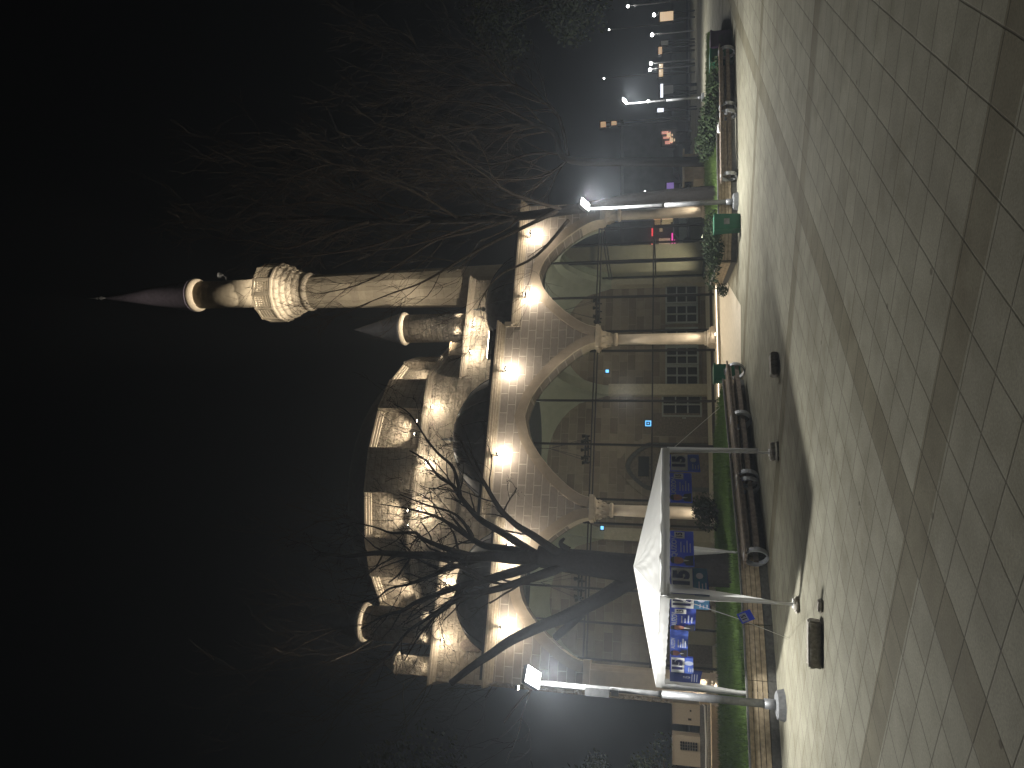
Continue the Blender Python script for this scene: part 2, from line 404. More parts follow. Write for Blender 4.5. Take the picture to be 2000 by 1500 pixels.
# archivolts: a band 0.36 wide standing 7 cm proud, meeting above each capital
for c, w, r in BAYS:
    inner = arch_pts(c, w + .004, SPR + .02, r)
    n = len(inner); outer = []
    for i, (x, z) in enumerate(inner):
        a = inner[max(i-1, 0)]; d = inner[min(i+1, n-1)]
        t = Vector((d[0]-a[0], d[1]-a[1])).normalized(); nn = Vector((-t.y, t.x))
        outer.append((x + nn.x*.34, z + nn.y*.34 + (.05 if i == n//2 else 0)))
    lo, hi = (c - w - .34, c + w + .34)
    b = MB()
    vs = []; fs = []
    for y in (-.075, .02):
        for q in inner: vs.append((q[0], y, q[1]))
        for q in outer: vs.append((q[0], y, q[1]))
    for i in range(n-1):
        fs.append((i, i+1, n+i+1, n+i)); o2 = 2*n
        fs.append((i, o2+i, o2+i+1, i+1)); fs.append((n+i, n+i+1, o2+n+i+1, o2+n+i))
    fs.append((0, n, 3*n, 2*n)); fs.append((n-1, 2*n-1, 4*n-1, 3*n-1))
    b.add(vs, fs); b.build('archivolt', M['archstone'], mosque)
    lo_ = arch_pts(c, w - .012, SPR + .02, r - .012); hi_ = arch_pts(c, w + .002, SPR + .02, r + .002)
    b = MB(); b.prism(lo_ + hi_[::-1], -.082, .69); b.build('soffit', M['smooth'], mosque)
def cornice_run(b, x0, x1, z, y=0.0, h=.32, pr=.20, ends=True, depth=.4):
    e = 1 if ends else 0
    for k, (zz0, zz1, pj) in enumerate(((0, .09, .05), (.09, .16, .10), (.16, .25, .15), (.25, h, pr))):
        b.box((x0 - pj*e, y - pj, z + zz0), (x1 + pj*e, y + depth, z + zz1))
b = MB()
cornice_run(b, -.5, 4.53, 7.3, 0, depth=.5, ends=True)
cornice_run(b, 12.22, 17.35, 7.3, 0, depth=.5, ends=True)
cornice_run(b, 4.75, 12.0, 7.85, 0, depth=.5)
b.box((4.55, -.05, 7.28), (4.747, .3, 7.9)); b.box((12.003, -.05, 7.28), (12.2, .3, 7.9))
b.build('cornice', M['moulding'], mosque)
# side walls of the porch, glazed arches too
for s0, s1 in ((-.5, .15), (16.7, 17.35)):
    b = MB(); b.prism(wall_with_arches([(3.45, 2.3, 2.1)], .72, 6.15, [(6.15, 7.3), (.72, 7.3)]), s0, s1, 'yz'); b.build('side_wall', M['plaster'], mosque)
    b = MB(); b.box((s0, 5.75, .14), (s1, 6.15, SPR)); b.build('pilaster', M['smooth'], mosque)
    b = MB()
    xs = s0 - .12 if s0 < 0 else s1
    b.box((xs, .72, 7.32), (xs + .12, 6.15, 7.6)); b.build('cornice', M['moulding'], mosque)
# platform
b = MB()
b.box((-1.0, -.25, 0), (17.9, 6.1, .10)); b.box((-.97, -.20, .10), (17.87, 6.1, .14))
b.build('plinth', M['smooth'], mosque)
# columns
def column(s):
    b = MB(); b.smooth = True
    b.lathe([(.225, .52), (.22, .56), (.205, 2.0), (.185, 3.62)], 24, (s, .35))
    col = b.build('column', M['marble'], mosque)
    b = MB(); b.box((s-.33, .02, .143), (s+.33, .68, .30)); b.box((s-.30, .05, .30), (s+.30, .65, .36)); b.smooth = True
    b.lathe([(.30, .36), (.315, .385), (.30, .415), (.26, .44), (.25, .46), (.27, .485), (.255, .51), (.225, .52)], 24, (s, .35))
    b.build('base', M['marble'], col)
    b = MB(); b.smooth = True
    b.lathe([(.185, 3.62), (.24, 3.64), (.255, 3.69), (.24, 3.74), (.20, 3.76)], 24, (s, .35))
    b.lathe([(.20, 3.76), (.21, 3.86), (.24, 3.97), (.28, 4.07), (.33, 4.17), (.40, 4.26)], 16, (s, .35))
    b.smooth = False
    for k in range(8):                                            # hanging muqarnas points
        t = math.pi/4*k + math.pi/8
        for rr, zz, q in ((.235, 3.90, .05), (.30, 4.05, .055)):
            x, y = s + rr*math.cos(t + (zz > 4)*.4), .35 + rr*math.sin(t + (zz > 4)*.4)
            b.lathe([(0, zz-.06), (q, zz+.05), (q*.6, zz+.12)], 5, (x, y))
    b.box((s-.40, -.06, 4.24), (s+.40, .70, 4.30)); b.box((s-.44, -.09, 4.30), (s+.44, .72, 4.42))
    b.build('capital', M['smooth'], col)
for s in (5.22, 11.57, 16.93): column(s)
b = MB()                                                           # corner pier at the near end
b.box((-.5, 0, .14), (.12, .68, 4.2)); b.box((.12, .08, .14), (.22, .62, 4.2)); b.box((.22, .16, .14), (.30, .56, 4.2))
b.box((-.56, -.06, 4.2), (.40, .70, 4.42)); b.box((-.60, -.10, .143), (.36, .74, .42)); b.box((-.56, -.06, .42), (.32, .70, .52)); b.box((-.53, -.03, .52), (.28, .69, .58))
b.build('pier', M['marble'], mosque)
# glazing of the three bays
def arch_z(c, w, rise, s, zb=SPR):
    a = abs(s - c) / w
    if a >= 1: return zb
    for (a0, t0), (a1, t1) in zip(PROF, PROF[1:]):
        if a1 <= a <= a0: return zb + rise*(t0 + (t1-t0)*(a0-a)/max(a0-a1, 1e-9))
    return zb + rise
def glazing(bay, posts, n=.56, swap=False, half=None):
    c, w, r = bay
    par = empty('window', (0, 0, 0)); par.parent = mosque
    lo, hi = (c - w, c + w)
    b = MB()
    def bx(a0, a1, z0, z1, d=.035):
        if swap: b.box((n - d, a0, z0), (n + d, a1, z1))
        else: b.box((a0, n - d, z0), (a1, n + d, z1))
    for s in posts:
        bx(s - .035, s + .035, .141, arch_z(c, w, r, s) - .01)
    for z, h, d in ((4.36, .045, .033), (4.47, .045, .033), (2.33, .05, .03), (.20, .1, .03)):
        bx(lo - .2, hi + .2, z, z + h, d)
    b.build('frame', M['dark_metal'], par)
    poly = [(lo - .25, .15)] + [(lo - .25, SPR)] + arch_pts(c, w, SPR, r) + [(hi + .25, SPR), (hi + .25, .15)]
    b = MB()
    b.prism(poly, n - .004, n + .004, 'yz' if swap else 'xz')
    b.build('pane', M['glass'], par)
glazing(BAYS[0], (.42, 1.55, 2.62, 3.7, 4.8))
glazing(BAYS[1], (5.63, 7.59, 9.24, 11.2))
glazing(BAYS[2], (12.0, 13.44, 15.0, 16.5))
for sx in (-.15, 17.0):
    glazing((3.45, 2.3, 2.1), (1.4, 2.6, 4.2, 5.6), n=sx, swap=True)
# sail vaults and transverse arches inside the porch
for (s0, s1) in ((.12, 5.0), (5.44, 11.35), (11.79, 16.7)):
    b = MB(); b.smooth = True
    N = 16; cx, hx = (s0+s1)/2, (s1-s0)/2; cy, hy = 3.43, 2.72
    rv = math.hypot(hx, hy)
    vs = []
    for i in range(N+1):
        for j in range(N+1):
            x = -hx + 2*hx*i/N; y = -hy + 2*hy*j/N
            vs.append((cx + x, cy + y, 4.48 + .86*math.sqrt(max(0, rv*rv - x*x - y*y))))
    b.add(vs, [(i*(N+1)+j, (i+1)*(N+1)+j, (i+1)*(N+1)+j+1, i*(N+1)+j+1) for i in range(N) for j in range(N)])
    b.build('vault', M['plaster'], mosque)
for s in (5.22, 11.57):
    b = MB(); b.prism(wall_with_arches([(3.43, 2.55, 2.0)], .72, 6.15, [(6.15, 7.25), (.72, 7.25)]), s-.22, s+.22, 'yz'); b.build('transverse_arch', M['plaster'], mosque)
    b = MB(); b.box((s-.25, 5.85, .14), (s+.25, 6.15, SPR)); b.build('pilaster', M['smooth'], mosque)
# porch back wall with windows, portal and doors
b = MB(); b.box((-.4, 6.16, .142), (17.25, 6.22, 7.25)); b.build('porch_wall', M['brownstone'], mosque)
def porch_window(s, w, z0, z1, dark=False):
    b = MB(); f = .07
    b.box((s-w/2-f, 6.04, z0-f), (s-w/2, 6.155, z1+f)); b.box((s+w/2, 6.04, z0-f), (s+w/2+f, 6.155, z1+f))
    b.box((s-w/2, 6.04, z0-f), (s+w/2, 6.155, z0)); b.box((s-w/2, 6.04, z1), (s+w/2, 6.155, z1+f))
    for k in (1, 2): 
        b.box((s-w/2, 6.06, z0+(z1-z0)*k/3-.03), (s+w/2, 6.15, z0+(z1-z0)*k/3+.03))
    b.box((s-.03, 6.05, z0), (s+.03, 6.153, z1))
    o = b.build('window', M['white_frame'], mosque)
    b = MB(); b.box((s-w/2, 6.12, z0), (s+w/2, 6.14, z1)); b.build('pane', M['black'], o)
for s in (12.3, 14.15, 15.3, 16.3): porch_window(s, .80, .55, 1.85)
porch_window(10.95, 1.0, .45, 2.0); porch_window(13.25, .75, .55, 1.85)
for s, w, z1 in ((9.95, 1.0, 2.35), (1.0, .9, 2.2)):
    b = MB(); b.box((s-w/2, 6.07, .143), (s+w/2, 6.157, z1))
    b.box((s-w/2-.09, 6.05, .143), (s-w/2, 6.155, z1+.1)); b.box((s+w/2, 6.05, .143), (s+w/2+.09, 6.155, z1+.1)); b.box((s-w/2-.09, 6.05, z1+.001), (s+w/2+.09, 6.156, z1+.1))
    d = b.build('door', M['wood_dark'], mosque)
    b = MB(); b.box((s+w/2-.15, 6.02, 1.05), (s+w/2-.11, 6.07, 1.2)); b.build('handle', M['steel'], d)
# portal with a deep pointed niche
def ring_arch(c, w, z0, rise, t, y0, y1, zb):
    inner = [(c-w, zb)] + arch_pts(c, w, z0, rise) + [(c+w, zb)]
    outer = [(c+w+t, zb)] + [(x, z) for x, z in reversed(arch_pts(c, w+t, z0, rise+t))] + [(c-w-t, zb)]
    bb = MB(); bb.prism(inner + outer, y0, y1); return bb
por = ring_arch(8.15, 1.05, 2.55, 1.05, .28, 5.98, 6.158, .143).build('portal', M['brownstone'], mosque)
ring_arch(8.15, .85, 2.55, .85, .195, 6.03, 6.159, .143).build('portal_rim', M['kerbstone'], por)
b = MB(); b.prism([(7.3, .143)] + arch_pts(8.15, .85, 2.55, .85) + [(9.0, .143)], 6.10, 6.15); b.build('portal_recess', M['wood_dark'], por)
b = MB(); b.box((7.72, 6.05, 2.60), (8.58, 6.098, 3.05)); b.build('plaque', M['black'], por)
b = MB()
b.box((4.78, .1, 8.173), (11.97, 5.9, 8.36)); b.box((-.48, .1, 7.623), (4.5, 5.9, 7.78)); b.box((12.25, .1, 7.623), (17.3, 5.9, 7.78)); b.build('lead_edge', M['lead'], mosque)
# porch roof and its three lead domes
b = MB(); b.box((-.35, .72, 7.24), (17.2, 6.18, 7.42)); b.build('porch_roof', M['lead'], mosque)
for s, n, r, zr in ((2.45, 3.2, 2.35, 2.25), (8.4, 3.2, 2.85, 2.95), (14.35, 3.2, 2.35, 2.1)):
    b = MB(); 
    b.lathe([(r+.12, 7.425), (r+.12, 7.60), (r, 7.62)], 40, (s, n)); b.smooth = True
    b.lathe([(r*math.cos(t), 7.62 + (zr-.2)*math.sin(t)) for t in [k*math.pi/2/12 for k in range(13)]], 40, (s, n))
    b.smooth = False
    for k in range(20):                                           # rolled lead seams
        t = 2*math.pi*k/20
        pts = [(s + (r+.01)*math.cos(a)*math.cos(t), n + (r+.01)*math.cos(a)*math.sin(t), 7.62 + (zr-.19)*math.sin(a)) for a in [q*math.pi/2/8 for q in range(9)]]
        b.tube(pts, .025, 4, False)
    dm = b.build('porch_dome', M['lead'], mosque)
    b = MB(); zz = 7.4 + zr
    b.lathe([(.10, zz), (.05, zz+.15), (.11, zz+.25), (.03, zz+.36), (.06, zz+.45), (0, zz+.75)], 10, (s, n)); b.build('finial', M['galv'], dm)

# prayer hall
b = MB(); b.prism([(-1.05, 6.23), (17.45, 6.23), (17.45, 20.5), (-1.05, 20.5)], .0, 11.15, 'xy'); b.build('hall_wall', M['rubble'], mosque)
OCT = [(4.35, 6.18), (12.25, 6.18), (14.9, 8.9), (14.9, 17.5), (12.25, 20.2), (4.35, 20.2), (1.7, 17.5), (1.7, 8.9)]
b = MB(); b.prism(OCT, 11.0, 12.75, 'xy'); b.build('raised_wall', M['rubble'], mosque)
def poly_cornice(b, poly, z, h=.3, pr=.18, inset=.5):
    c = Vector((sum(p[0] for p in poly)/len(poly), sum(p[1] for p in poly)/len(poly)))
    def off(d):
        out = []
        n = len(poly)
        for i in range(n):
            p0, p1, p2 = Vector(poly[i-1]), Vector(poly[i]), Vector(poly[(i+1) % n])
            n1 = Vector(((p1-p0).y, -(p1-p0).x)).normalized(); n2 = Vector(((p2-p1).y, -(p2-p1).x)).normalized()
            k = (n1+n2).normalized(); out.append(tuple(p1 + k*d/max(.3, k.dot(n1))))
        return out
    for z0, z1, d in ((0, .1, .05), (.1, .2, .11), (.2, h, pr)):
        b.prism(off(d), z + z0, z + z1, 'xy')
b = MB(); poly_cornice(b, [(-1.05, 6.23), (4.2, 6.23), (4.2, 20.5), (-1.05, 20.5)], 11.15); poly_cornice(b, [(12.4, 6.23), (17.45, 6.23), (17.45, 20.5), (12.4, 20.5)], 11.15); b.build('cornice', M['moulding'], mosque)
b = MB(); poly_cornice(b, OCT, 12.75); b.build('cornice', M['moulding'], mosque)
b = MB(); b.box((-1.0, 6.3, 11.452), (17.4, 20.4, 11.50)); b.build('hall_roof', M['lead'], mosque)
# sixteen-plus-sided drum with alternate buttressed faces
DC = (8.3, 13.1); DR = 6.95; ND = 22; PH = R(-90 + 3.0)
b = MB()
b.lathe([(DR, 13.04), (DR, 15.15)], ND, DC, phase=PH - math.pi/ND*0 + 0)
drum = b.build('drum', M['drum'], mosque)
for k in range(ND):
    b = MB(); bc = MB()
    t0 = PH + 2*math.pi*k/ND; t1 = PH + 2*math.pi*(k+1)/ND
    def ringp(r, t, z): return (DC[0]+r*math.cos(t), DC[1]+r*math.sin(t), z)
    if k % 2 == 1:
        vs = [ringp(r, t, z) for z in (13.04, 15.42) for (r, t) in ((DR-.3, t0), (DR+.34, t0), (DR+.34, t1), (DR-.3, t1))]
        b.add(vs, [(0,3,2,1),(4,5,6,7),(0,1,5,4),(1,2,6,5),(2,3,7,6),(3,0,4,7)])
    else:
        for z0, z1, pr in ((15.16, 15.25, .07), (15.25, 15.36, .13), (15.36, 15.46, .19)):
            e = .004
            vs = [ringp(r, t, z) for z in (z0, z1) for (r, t) in ((DR-.35, t0+e), (DR+pr, t0+e), (DR+pr, t1-e), (DR-.35, t1-e))]
            bc.add(vs, [(0,3,2,1),(4,5,6,7),(0,1,5,4),(1,2,6,5),(2,3,7,6),(3,0,4,7)])
    if b.v: b.build('buttress', M['drum'], drum)
    if bc.v: bc.build('cornice', M['smooth'], drum)
b = MB(); b.smooth = True
b.lathe([(6.6*math.cos(t), 15.1 + 3.3*math.sin(t)) for t in [k*math.pi/2/14 for k in range(15)]], 48, DC); b.build('main_dome', M['lead'], mosque)
# corner turrets with cone caps
for s in (1.02, 15.5):
    b = MB(); b.smooth = True
    b.lathe([(.76, 11.50), (.76, 11.8), (.73, 11.82), (.73, 15.0)], 24, (s, 7.6)); 
    tur = b.build('turret', M['drum'], mosque)
    b = MB(); b.smooth = True
    b.lathe([(.73, 15.0), (.80, 15.02), (.86, 15.12), (.86, 15.2), (.80, 15.24)], 24, (s, 7.6)); b.build('cornice', M['smooth'], tur)
    b = MB(); b.smooth = True
    b.lathe([(.86, 15.24), (.80, 15.34), (.42, 16.6), (.04, 17.9), (.0, 18.0)], 24, (s, 7.6)); b.build('roof', M['lead'], tur)
b = MB(); b.box((13.95, 7.5, 11.50), (14.65, 8.1, 12.5)); b.box((13.9, 7.45, 12.5), (14.7, 8.15, 12.58)); b.build('chimney', M['cream_wall'], mosque)
b = MB(); b.prism([(-.95, 7.0), (-.2, 7.0), (-.2, 7.9), (-.95, 7.9)], 11.50, 13.3, 'xy'); b.lathe([(.5, 13.3), (.3, 13.6), (0, 14.0)], 8, (-.57, 7.45)); b.build('corner_block', M['drum'], mosque)
b = MB(); b.prism([(.2, 9.35)] + arch_pts(.42, .22, 10.0, .25) + [(.64, 9.35)], 6.19, 6.235); b.build('window', M['wood_dark'], mosque)  # flat dark arched panel on the hall wall

# floodlights under the cornices
def floodlight(s, z, n=0.0, power=30, out=.33, par=mosque):
    """small box fitting held off the wall by a bracket, shining along it"""
    b = MB()
    b.box((s-.06, n-out-.05, z+.03), (s+.06, n-out+.05, z+.08)); b.box((s-.02, n-out, z+.10), (s+.02, n+.02, z+.13))
    fl = b.build('floodlight', M['black'], par)
    b = MB(); b.box((s-.05, n-out-.04, z+.012), (s+.05, n-out+.04, z+.028)); b.build('lens', M['flood_lens'], fl)
    point('flood_lamp', (s, n-out, z-.06), power, WARM, .05, mosque)
for s, z in ((13.25, 7.02), (10.19, 7.58), (6.96, 7.62), (3.83, 7.02), (3.35, 7.02), (1.18, 7.02), (15.92, 7.02)):
    floodlight(s, z, 0, 98)
for s, z in ((10.67, 12.48), (8.03, 12.48), (5.81, 12.48)): floodlight(s, z, 6.18, 105, .40)
for s, z in ((2.81, 10.9), (.55, 10.9), (14.89, 10.9), (13.42, 10.9)): floodlight(s, z, 6.23, 105, .40)
# up-lights at the foot of the drum, the turrets and the end wall
def uplight(p, q, power, par=mosque, size=120):
    p = Vector(p)
    b = MB(); b.box((p.x-.07, p.y-.06, p.z-.12), (p.x+.07, p.y+.06, p.z-.04)); fl = b.build('floodlight', M['black'], par)
    b = MB(); b.box((p.x-.055, p.y-.045, p.z-.036), (p.x+.055, p.y+.045, p.z-.022)); b.build('lens', M['flood_lens'], fl)
    spot('flood_lamp', p, q, power, WARM, size, .8, .05, par)
for k in range(ND):
    tm = PH + 2*math.pi*(k+.5)/ND
    if k % 2 == 0 and math.sin(tm) < -.05:
        r = DR*math.cos(math.pi/ND) + .46
        for off in (-.38, .3):
            p = (DC[0] + r*math.cos(tm) - off*math.sin(tm), DC[1] + r*math.sin(tm) + off*math.cos(tm), 13.25)
            q = (DC[0] + (r-.44)*math.cos(tm), DC[1] + (r-.44)*math.sin(tm), 15.0)
            uplight(p, q, 200, size=85)
for s in (1.02, 15.5):
    for d in (-.72, .72): uplight((s+d, 6.70, 11.66), (s+d*.7, 7.10, 14.0), 560, size=100)
uplight((-.55, 6.75, 11.66), (-.55, 6.95, 13.2), 30)
for n in (2.0, 4.5):
    b = MB(); b.box((-.80, n-.1, 6.85), (-.66, n+.1, 6.95)); fl = b.build('floodlight', M['black'], mosque)
    b = MB(); b.box((-.79, n-.08, 6.835), (-.67, n+.08, 6.848)); b.build('lens', M['flood_lens'], fl)
    spot('flood_lamp', (-.73, n, 6.8), (-.6, n, 5.8), 50, WARM, 140, .7, .05, mosque)
    spot('flood_lamp', (-.75, n, 6.78), (-3.8, n-.3, .3), 900, WARM, 85, .9, .05, mosque)
# column uplights set in the plinth edge
for s in (.0, 5.22, 11.57, 16.93):
    b = MB(); b.lathe([(.07, .141), (.07, .165), (.055, .17)], 12, (s-.05, -.12)); fl = b.build('floodlight', M['steel'], mosque)
    b = MB(); b.lathe([(.05, .171), (0, .172)], 12, (s-.05, -.12)); b.build('lens', M['flood_lens'], fl)
    spot('flood_lamp', (s-.05, -.20, .19), (s, .16, 3.3), 190, WARM, 62, 1.0, .03, mosque)
# LED strip under the plinth nosing, and extra spots added at two fittings to brighten the cream path
b = MB(); b.box((-.9, -.235, .103), (17.8, -.215, .118)); b.build('led_strip', M['strip'], mosque)
for s, z, q in ((13.25, 6.95, 12.6), (10.19, 7.52, 11.0)):
    spot('flood_lamp', (s, -.40, z), (q, -3.4, 0), 1500, WARM, 75, .9, .05, mosque)
# unseen ceiling fittings added to brighten the porch, hidden high behind the arches
for s in (2.6, 8.4, 14.2):
    b = MB(); b.lathe([(.14, 7.2), (.14, 7.27), (.05, 7.3)], 12, (s, 1.7)); fl = b.build('added_ceiling_light', M['black'], mosque)
    b = MB(); b.lathe([(.12, 7.198), (0, 7.19)], 12, (s, 1.7)); b.build('lens', M['flood_lens'], fl)
    point('porch_fill_light', (s, 1.7, 7.05), 150, (1.0, .93, .80), .12, mosque)

# ================================================================== MINARET
MX, MY = 5.28, 37.0
minaret = empty('minaret', (MX, MY, 0), ANG, 'tall slender stone minaret with one balcony and dark cone tip', 'minaret')
b = MB(); b.box((-1.35, -1.35, 0), (1.35, 1.35, 7.2)); b.box((-1.45, -1.45, 0), (1.45, 1.45, .5)); b.box((-1.45, -1.45, 5.2), (1.45, 1.45, 5.45)); b.box((-1.43, -1.43, 7.0), (1.43, 1.43, 7.25))
b.prism([(-1.35, -1.35), (1.35, -1.35), (1.35, 1.35), (-1.35, 1.35)], 7.25, 7.3, 'xy')
b.lathe([(1.85, 7.3), (1.2, 8.9)], 4, phase=math.pi/4); b.build('pedestal', M['smooth'], minaret)
b = MB(); b.lathe([(1.20, 8.4), (1.14, 10.5), (.93, 21.6)], 12); b.build('shaft', M['minstone'], minaret)
b = MB(); b.smooth = True
b.lathe([(.93, 21.6), (1.06, 21.66), (1.10, 21.78), (1.06, 21.9), (.98, 21.95)], 24); b.build('ring', M['smooth'], minaret)
b = MB()
b.lathe([(.98, 21.95), (1.02, 22.15), (1.12, 22.29), (1.14, 22.43), (1.28, 22.57), (1.30, 22.71), (1.45, 22.85), (1.47, 22.99), (1.60, 23.13), (1.62, 23.28)], 12)
for row, (rr, zz) in enumerate(((1.10, 22.20), (1.24, 22.48), (1.40, 22.76), (1.54, 23.04))):
    nn = 18
    for k in range(nn):
        t = 2*math.pi*(k + .5*(row % 2))/nn
        b.lathe([(0, zz-.12), (.085, zz+.07), (.09, zz+.15), (.02, zz+.2)], 5, (rr*math.cos(t), rr*math.sin(t)))
b.build('corbel', M['smooth'], minaret)
b = MB()
b.lathe([(1.66, 23.28), (1.70, 23.33), (1.70, 23.44), (1.6, 23.48)], 12)
b.build('balcony_floor', M['smooth'], minaret)
b = MB()
for k in range(12):
    t0, t1 = 2*math.pi*k/12, 2*math.pi*(k+1)/12
    P0 = Vector((1.6*math.cos(t0), 1.6*math.sin(t0), 0)); P1 = Vector((1.6*math.cos(t1), 1.6*math.sin(t1), 0))
    b.bar(P0 + Vector((0,0,23.48)), P0 + Vector((0,0,24.53)), .14)
    b.bar(P0 + Vector((0,0,24.46)), P1 + Vector((0,0,24.46)), .10, .12); b.bar(P0 + Vector((0,0,23.54)), P1 + Vector((0,0,23.54)), .10, .10)
    for q in range(1, 7):                                          # pierced stone lattice
        a = P0.lerp(P1, q/7)
        b.bar(a + Vector((0,0,23.58)), a + Vector((0,0,24.43)), .045)
    for z in (23.74, 23.91, 24.08, 24.25): b.bar(P0 + Vector((0,0,z)), P1 + Vector((0,0,z)), .045)
b.build('balustrade', M['minstone'], minaret)
b = MB(); b.smooth = True
b.lathe([(.82, 23.48), (.80, 28.9)], 24); b.build('upper_shaft', M['minstone'], minaret)
b = MB(); b.smooth = True
b.lathe([(.80, 28.9), (.92, 28.95), (.98, 29.1), (.98, 29.25), (.90, 29.32)], 24); b.build('ring', M['smooth'], minaret)
b = MB(); b.smooth = True
b.lathe([(.98, 29.33), (.92, 29.45), (.55, 32.2), (.10, 35.4), (.0, 35.6)], 24); cone = b.build('roof', M['zinc'], minaret)
b = MB(); b.smooth = True
b.lathe([(.05, 35.4), (.05, 35.7), (.13, 35.85), (.05, 36.0), (.09, 36.15), (.03, 36.3), (0, 36.8)], 10); b.build('finial', M['galv'], cone)
b = MB(); b.tube([(.78, -.1, 27.3), (1.05, -.15, 27.4), (1.2, -.15, 27.65)], .03, 5); b.lathe([(.05, 27.6), (.17, 27.85), (.18, 27.87)], 10, (1.2, -.15)); b.build('loudspeaker', M['galv'], minaret)
for a in (-150, -95, -40):
    t = R(a); p = Vector((1.36*math.cos(t), 1.36*math.sin(t), 23.66))
    uplight(p, (p.x*.62, p.y*.62, 28.6), 330, minaret, 70)
# floodlights standing on the hall roof, aimed at the shaft and the balcony
def roof_flood(loc, target, power, size):
    b = MB(); x, y, z = loc
    b.bar((x, y, 8.3), (x, y, z-.1), .05); b.box((x-.16, y-.1, z-.14), (x+.16, y+.1, z-.03)); fl = b.build('floodlight', M['black'], mosque)
    b = MB(); b.box((x-.14, y-.08, z-.028), (x+.14, y+.08, z-.015)); b.build('lens', M['flood_lens'], fl)
    spot('flood_lamp', (x, y, z), target, power, WARM, size, .5, .08, mosque)
ml = Vector((MX, MY, 0)) - O
mm_ = Vector((ml.dot(ES), ml.dot(EN), 0))
for tz, pw in ((14.0, 3000), (20.0, 6500), (25.5, 6500), (31.0, 30000)):
    roof_flood((10.6 + tz*.05, 1.1, 8.8), (mm_.x - .2, mm_.y, tz), pw, 34 if tz < 29 else 22)
uplight((mm_.x + .3, mm_.y - 3.6, .3), (mm_.x, mm_.y - 1.4, 3.8), 420)

# ================================================================== THINGS INSIDE THE PORCH
for s, z, nm in ((8.1, 4.95, 'thin iron ring chandelier hanging behind the central glazed arch'),
                 (2.9, 5.0, 'thin iron ring chandelier hanging behind the arch with the bare tree'),
                 (14.2, 4.7, 'thin iron ring chandelier hanging behind the arch nearest the minaret')):
    c = empty('chandelier', WL(s, 3.2, z), ANG, nm, 'chandelier', 'porch chandeliers')
    b = MB()
    b.tube([(.55*math.cos(t), .55*math.sin(t), 0) for t in [k*2*math.pi/24 for k in range(25)]], .035, 6, False)
    b.build('ring', M['black'], c)
    b = MB()
    for k in range(4):
        t = k*math.pi/2 + .4; b.tube([(.55*math.cos(t), .55*math.sin(t), .02), (0, 0, 1.5)], .008, 4)
    b.tube([(0, 0, 1.5), (0, 0, 3.0)], .01, 4); b.build('chain', M['black'], c)
    b = MB()
    for k in range(10):
        t = k*2*math.pi/10; x, y = .55*math.cos(t), .55*math.sin(t)
        b.lathe([(.02, .02), (.06, .08), (.075, .16), (.065, .17)], 8, (x, y)); b.lathe([(.03, -.12), (.035, -.04), (.01, -.02)], 6, (x, y))
    b.build('lamp_cup', M['dark_metal'], c)
def clock(px, py, n, w, h, lab):
    d = ray(px, py); t = ((O + EN*n).dot(EN)) / d.dot(EN); P = Vector((0, 0, EYE)) + d*t
    c = empty('wall_clock', P, ANG, lab, 'clock', 'blue digital clocks')
    b = MB(); b.box((-w/2-.03, .0, -h/2-.03), (w/2+.03, .05, h/2+.03)); b.build('casing', M['black'], c)
    b = MB()
    b.box((-w/2, -.008, -h/2), (w/2, -.002, -h/2+.05)); b.box((-w/2, -.008, h/2-.05), (w/2, -.002, h/2))
    b.box((-w/2, -.008, -h/2+.05), (-w/2+.05, -.002, h/2-.05)); b.box((w/2-.05, -.008, -h/2+.05), (w/2, -.002, h/2-.05))
    b.box((-w/2+.1, -.008, -.03), (w/2-.1, -.002, .03)); b.build('screen', M['clock_blue'], c)
clock(1266, 827, 6.05, .26, .26, 'blue lit digital clock beside the portal of the porch')
clock(1186, 725, 4.0, .14, .14, 'small blue lit screen on a bracket behind the central arch')
clock(1176, 1031, 4.0, .14, .12, 'small blue lit screen on a bracket beside the tree trunk')
# white cabinets standing along the back of the porch by the near arch
for k, (s, w, h) in enumerate(((1.7, 1.15, 1.35), (3.05, 1.1, 1.35), (4.25, .95, 1.2))):
    c = empty('cabinet', WL(s, 3.6, .145), ANG, ['white metal cabinet in the porch nearest the street lamp with box leaning', 'white metal cabinet standing between two others in the porch', 'white metal cabinet in the porch nearest the tree trunk'][k], 'cabinet', 'white porch cabinets')
    b = MB(); b.box((-w/2, 0, .05), (w/2, .45, h)); b.box((-w/2+.05, .03, 0), (w/2-.05, .42, .05)); b.build('body', M['cabinet'], c)
    for q in (0, 1):
        b = MB(); b.box((-w/2+.02+q*w/2, -.018, .09), (-.02+q*w/2, -.002, h-.04)); d = b.build('door', M['cabinet'], c)
        b = MB(); b.box((-.06+q*.09, -.04, h*.5), (-.04+q*.09, -.018, h*.5+.12)); b.build('handle', M['steel'], d)

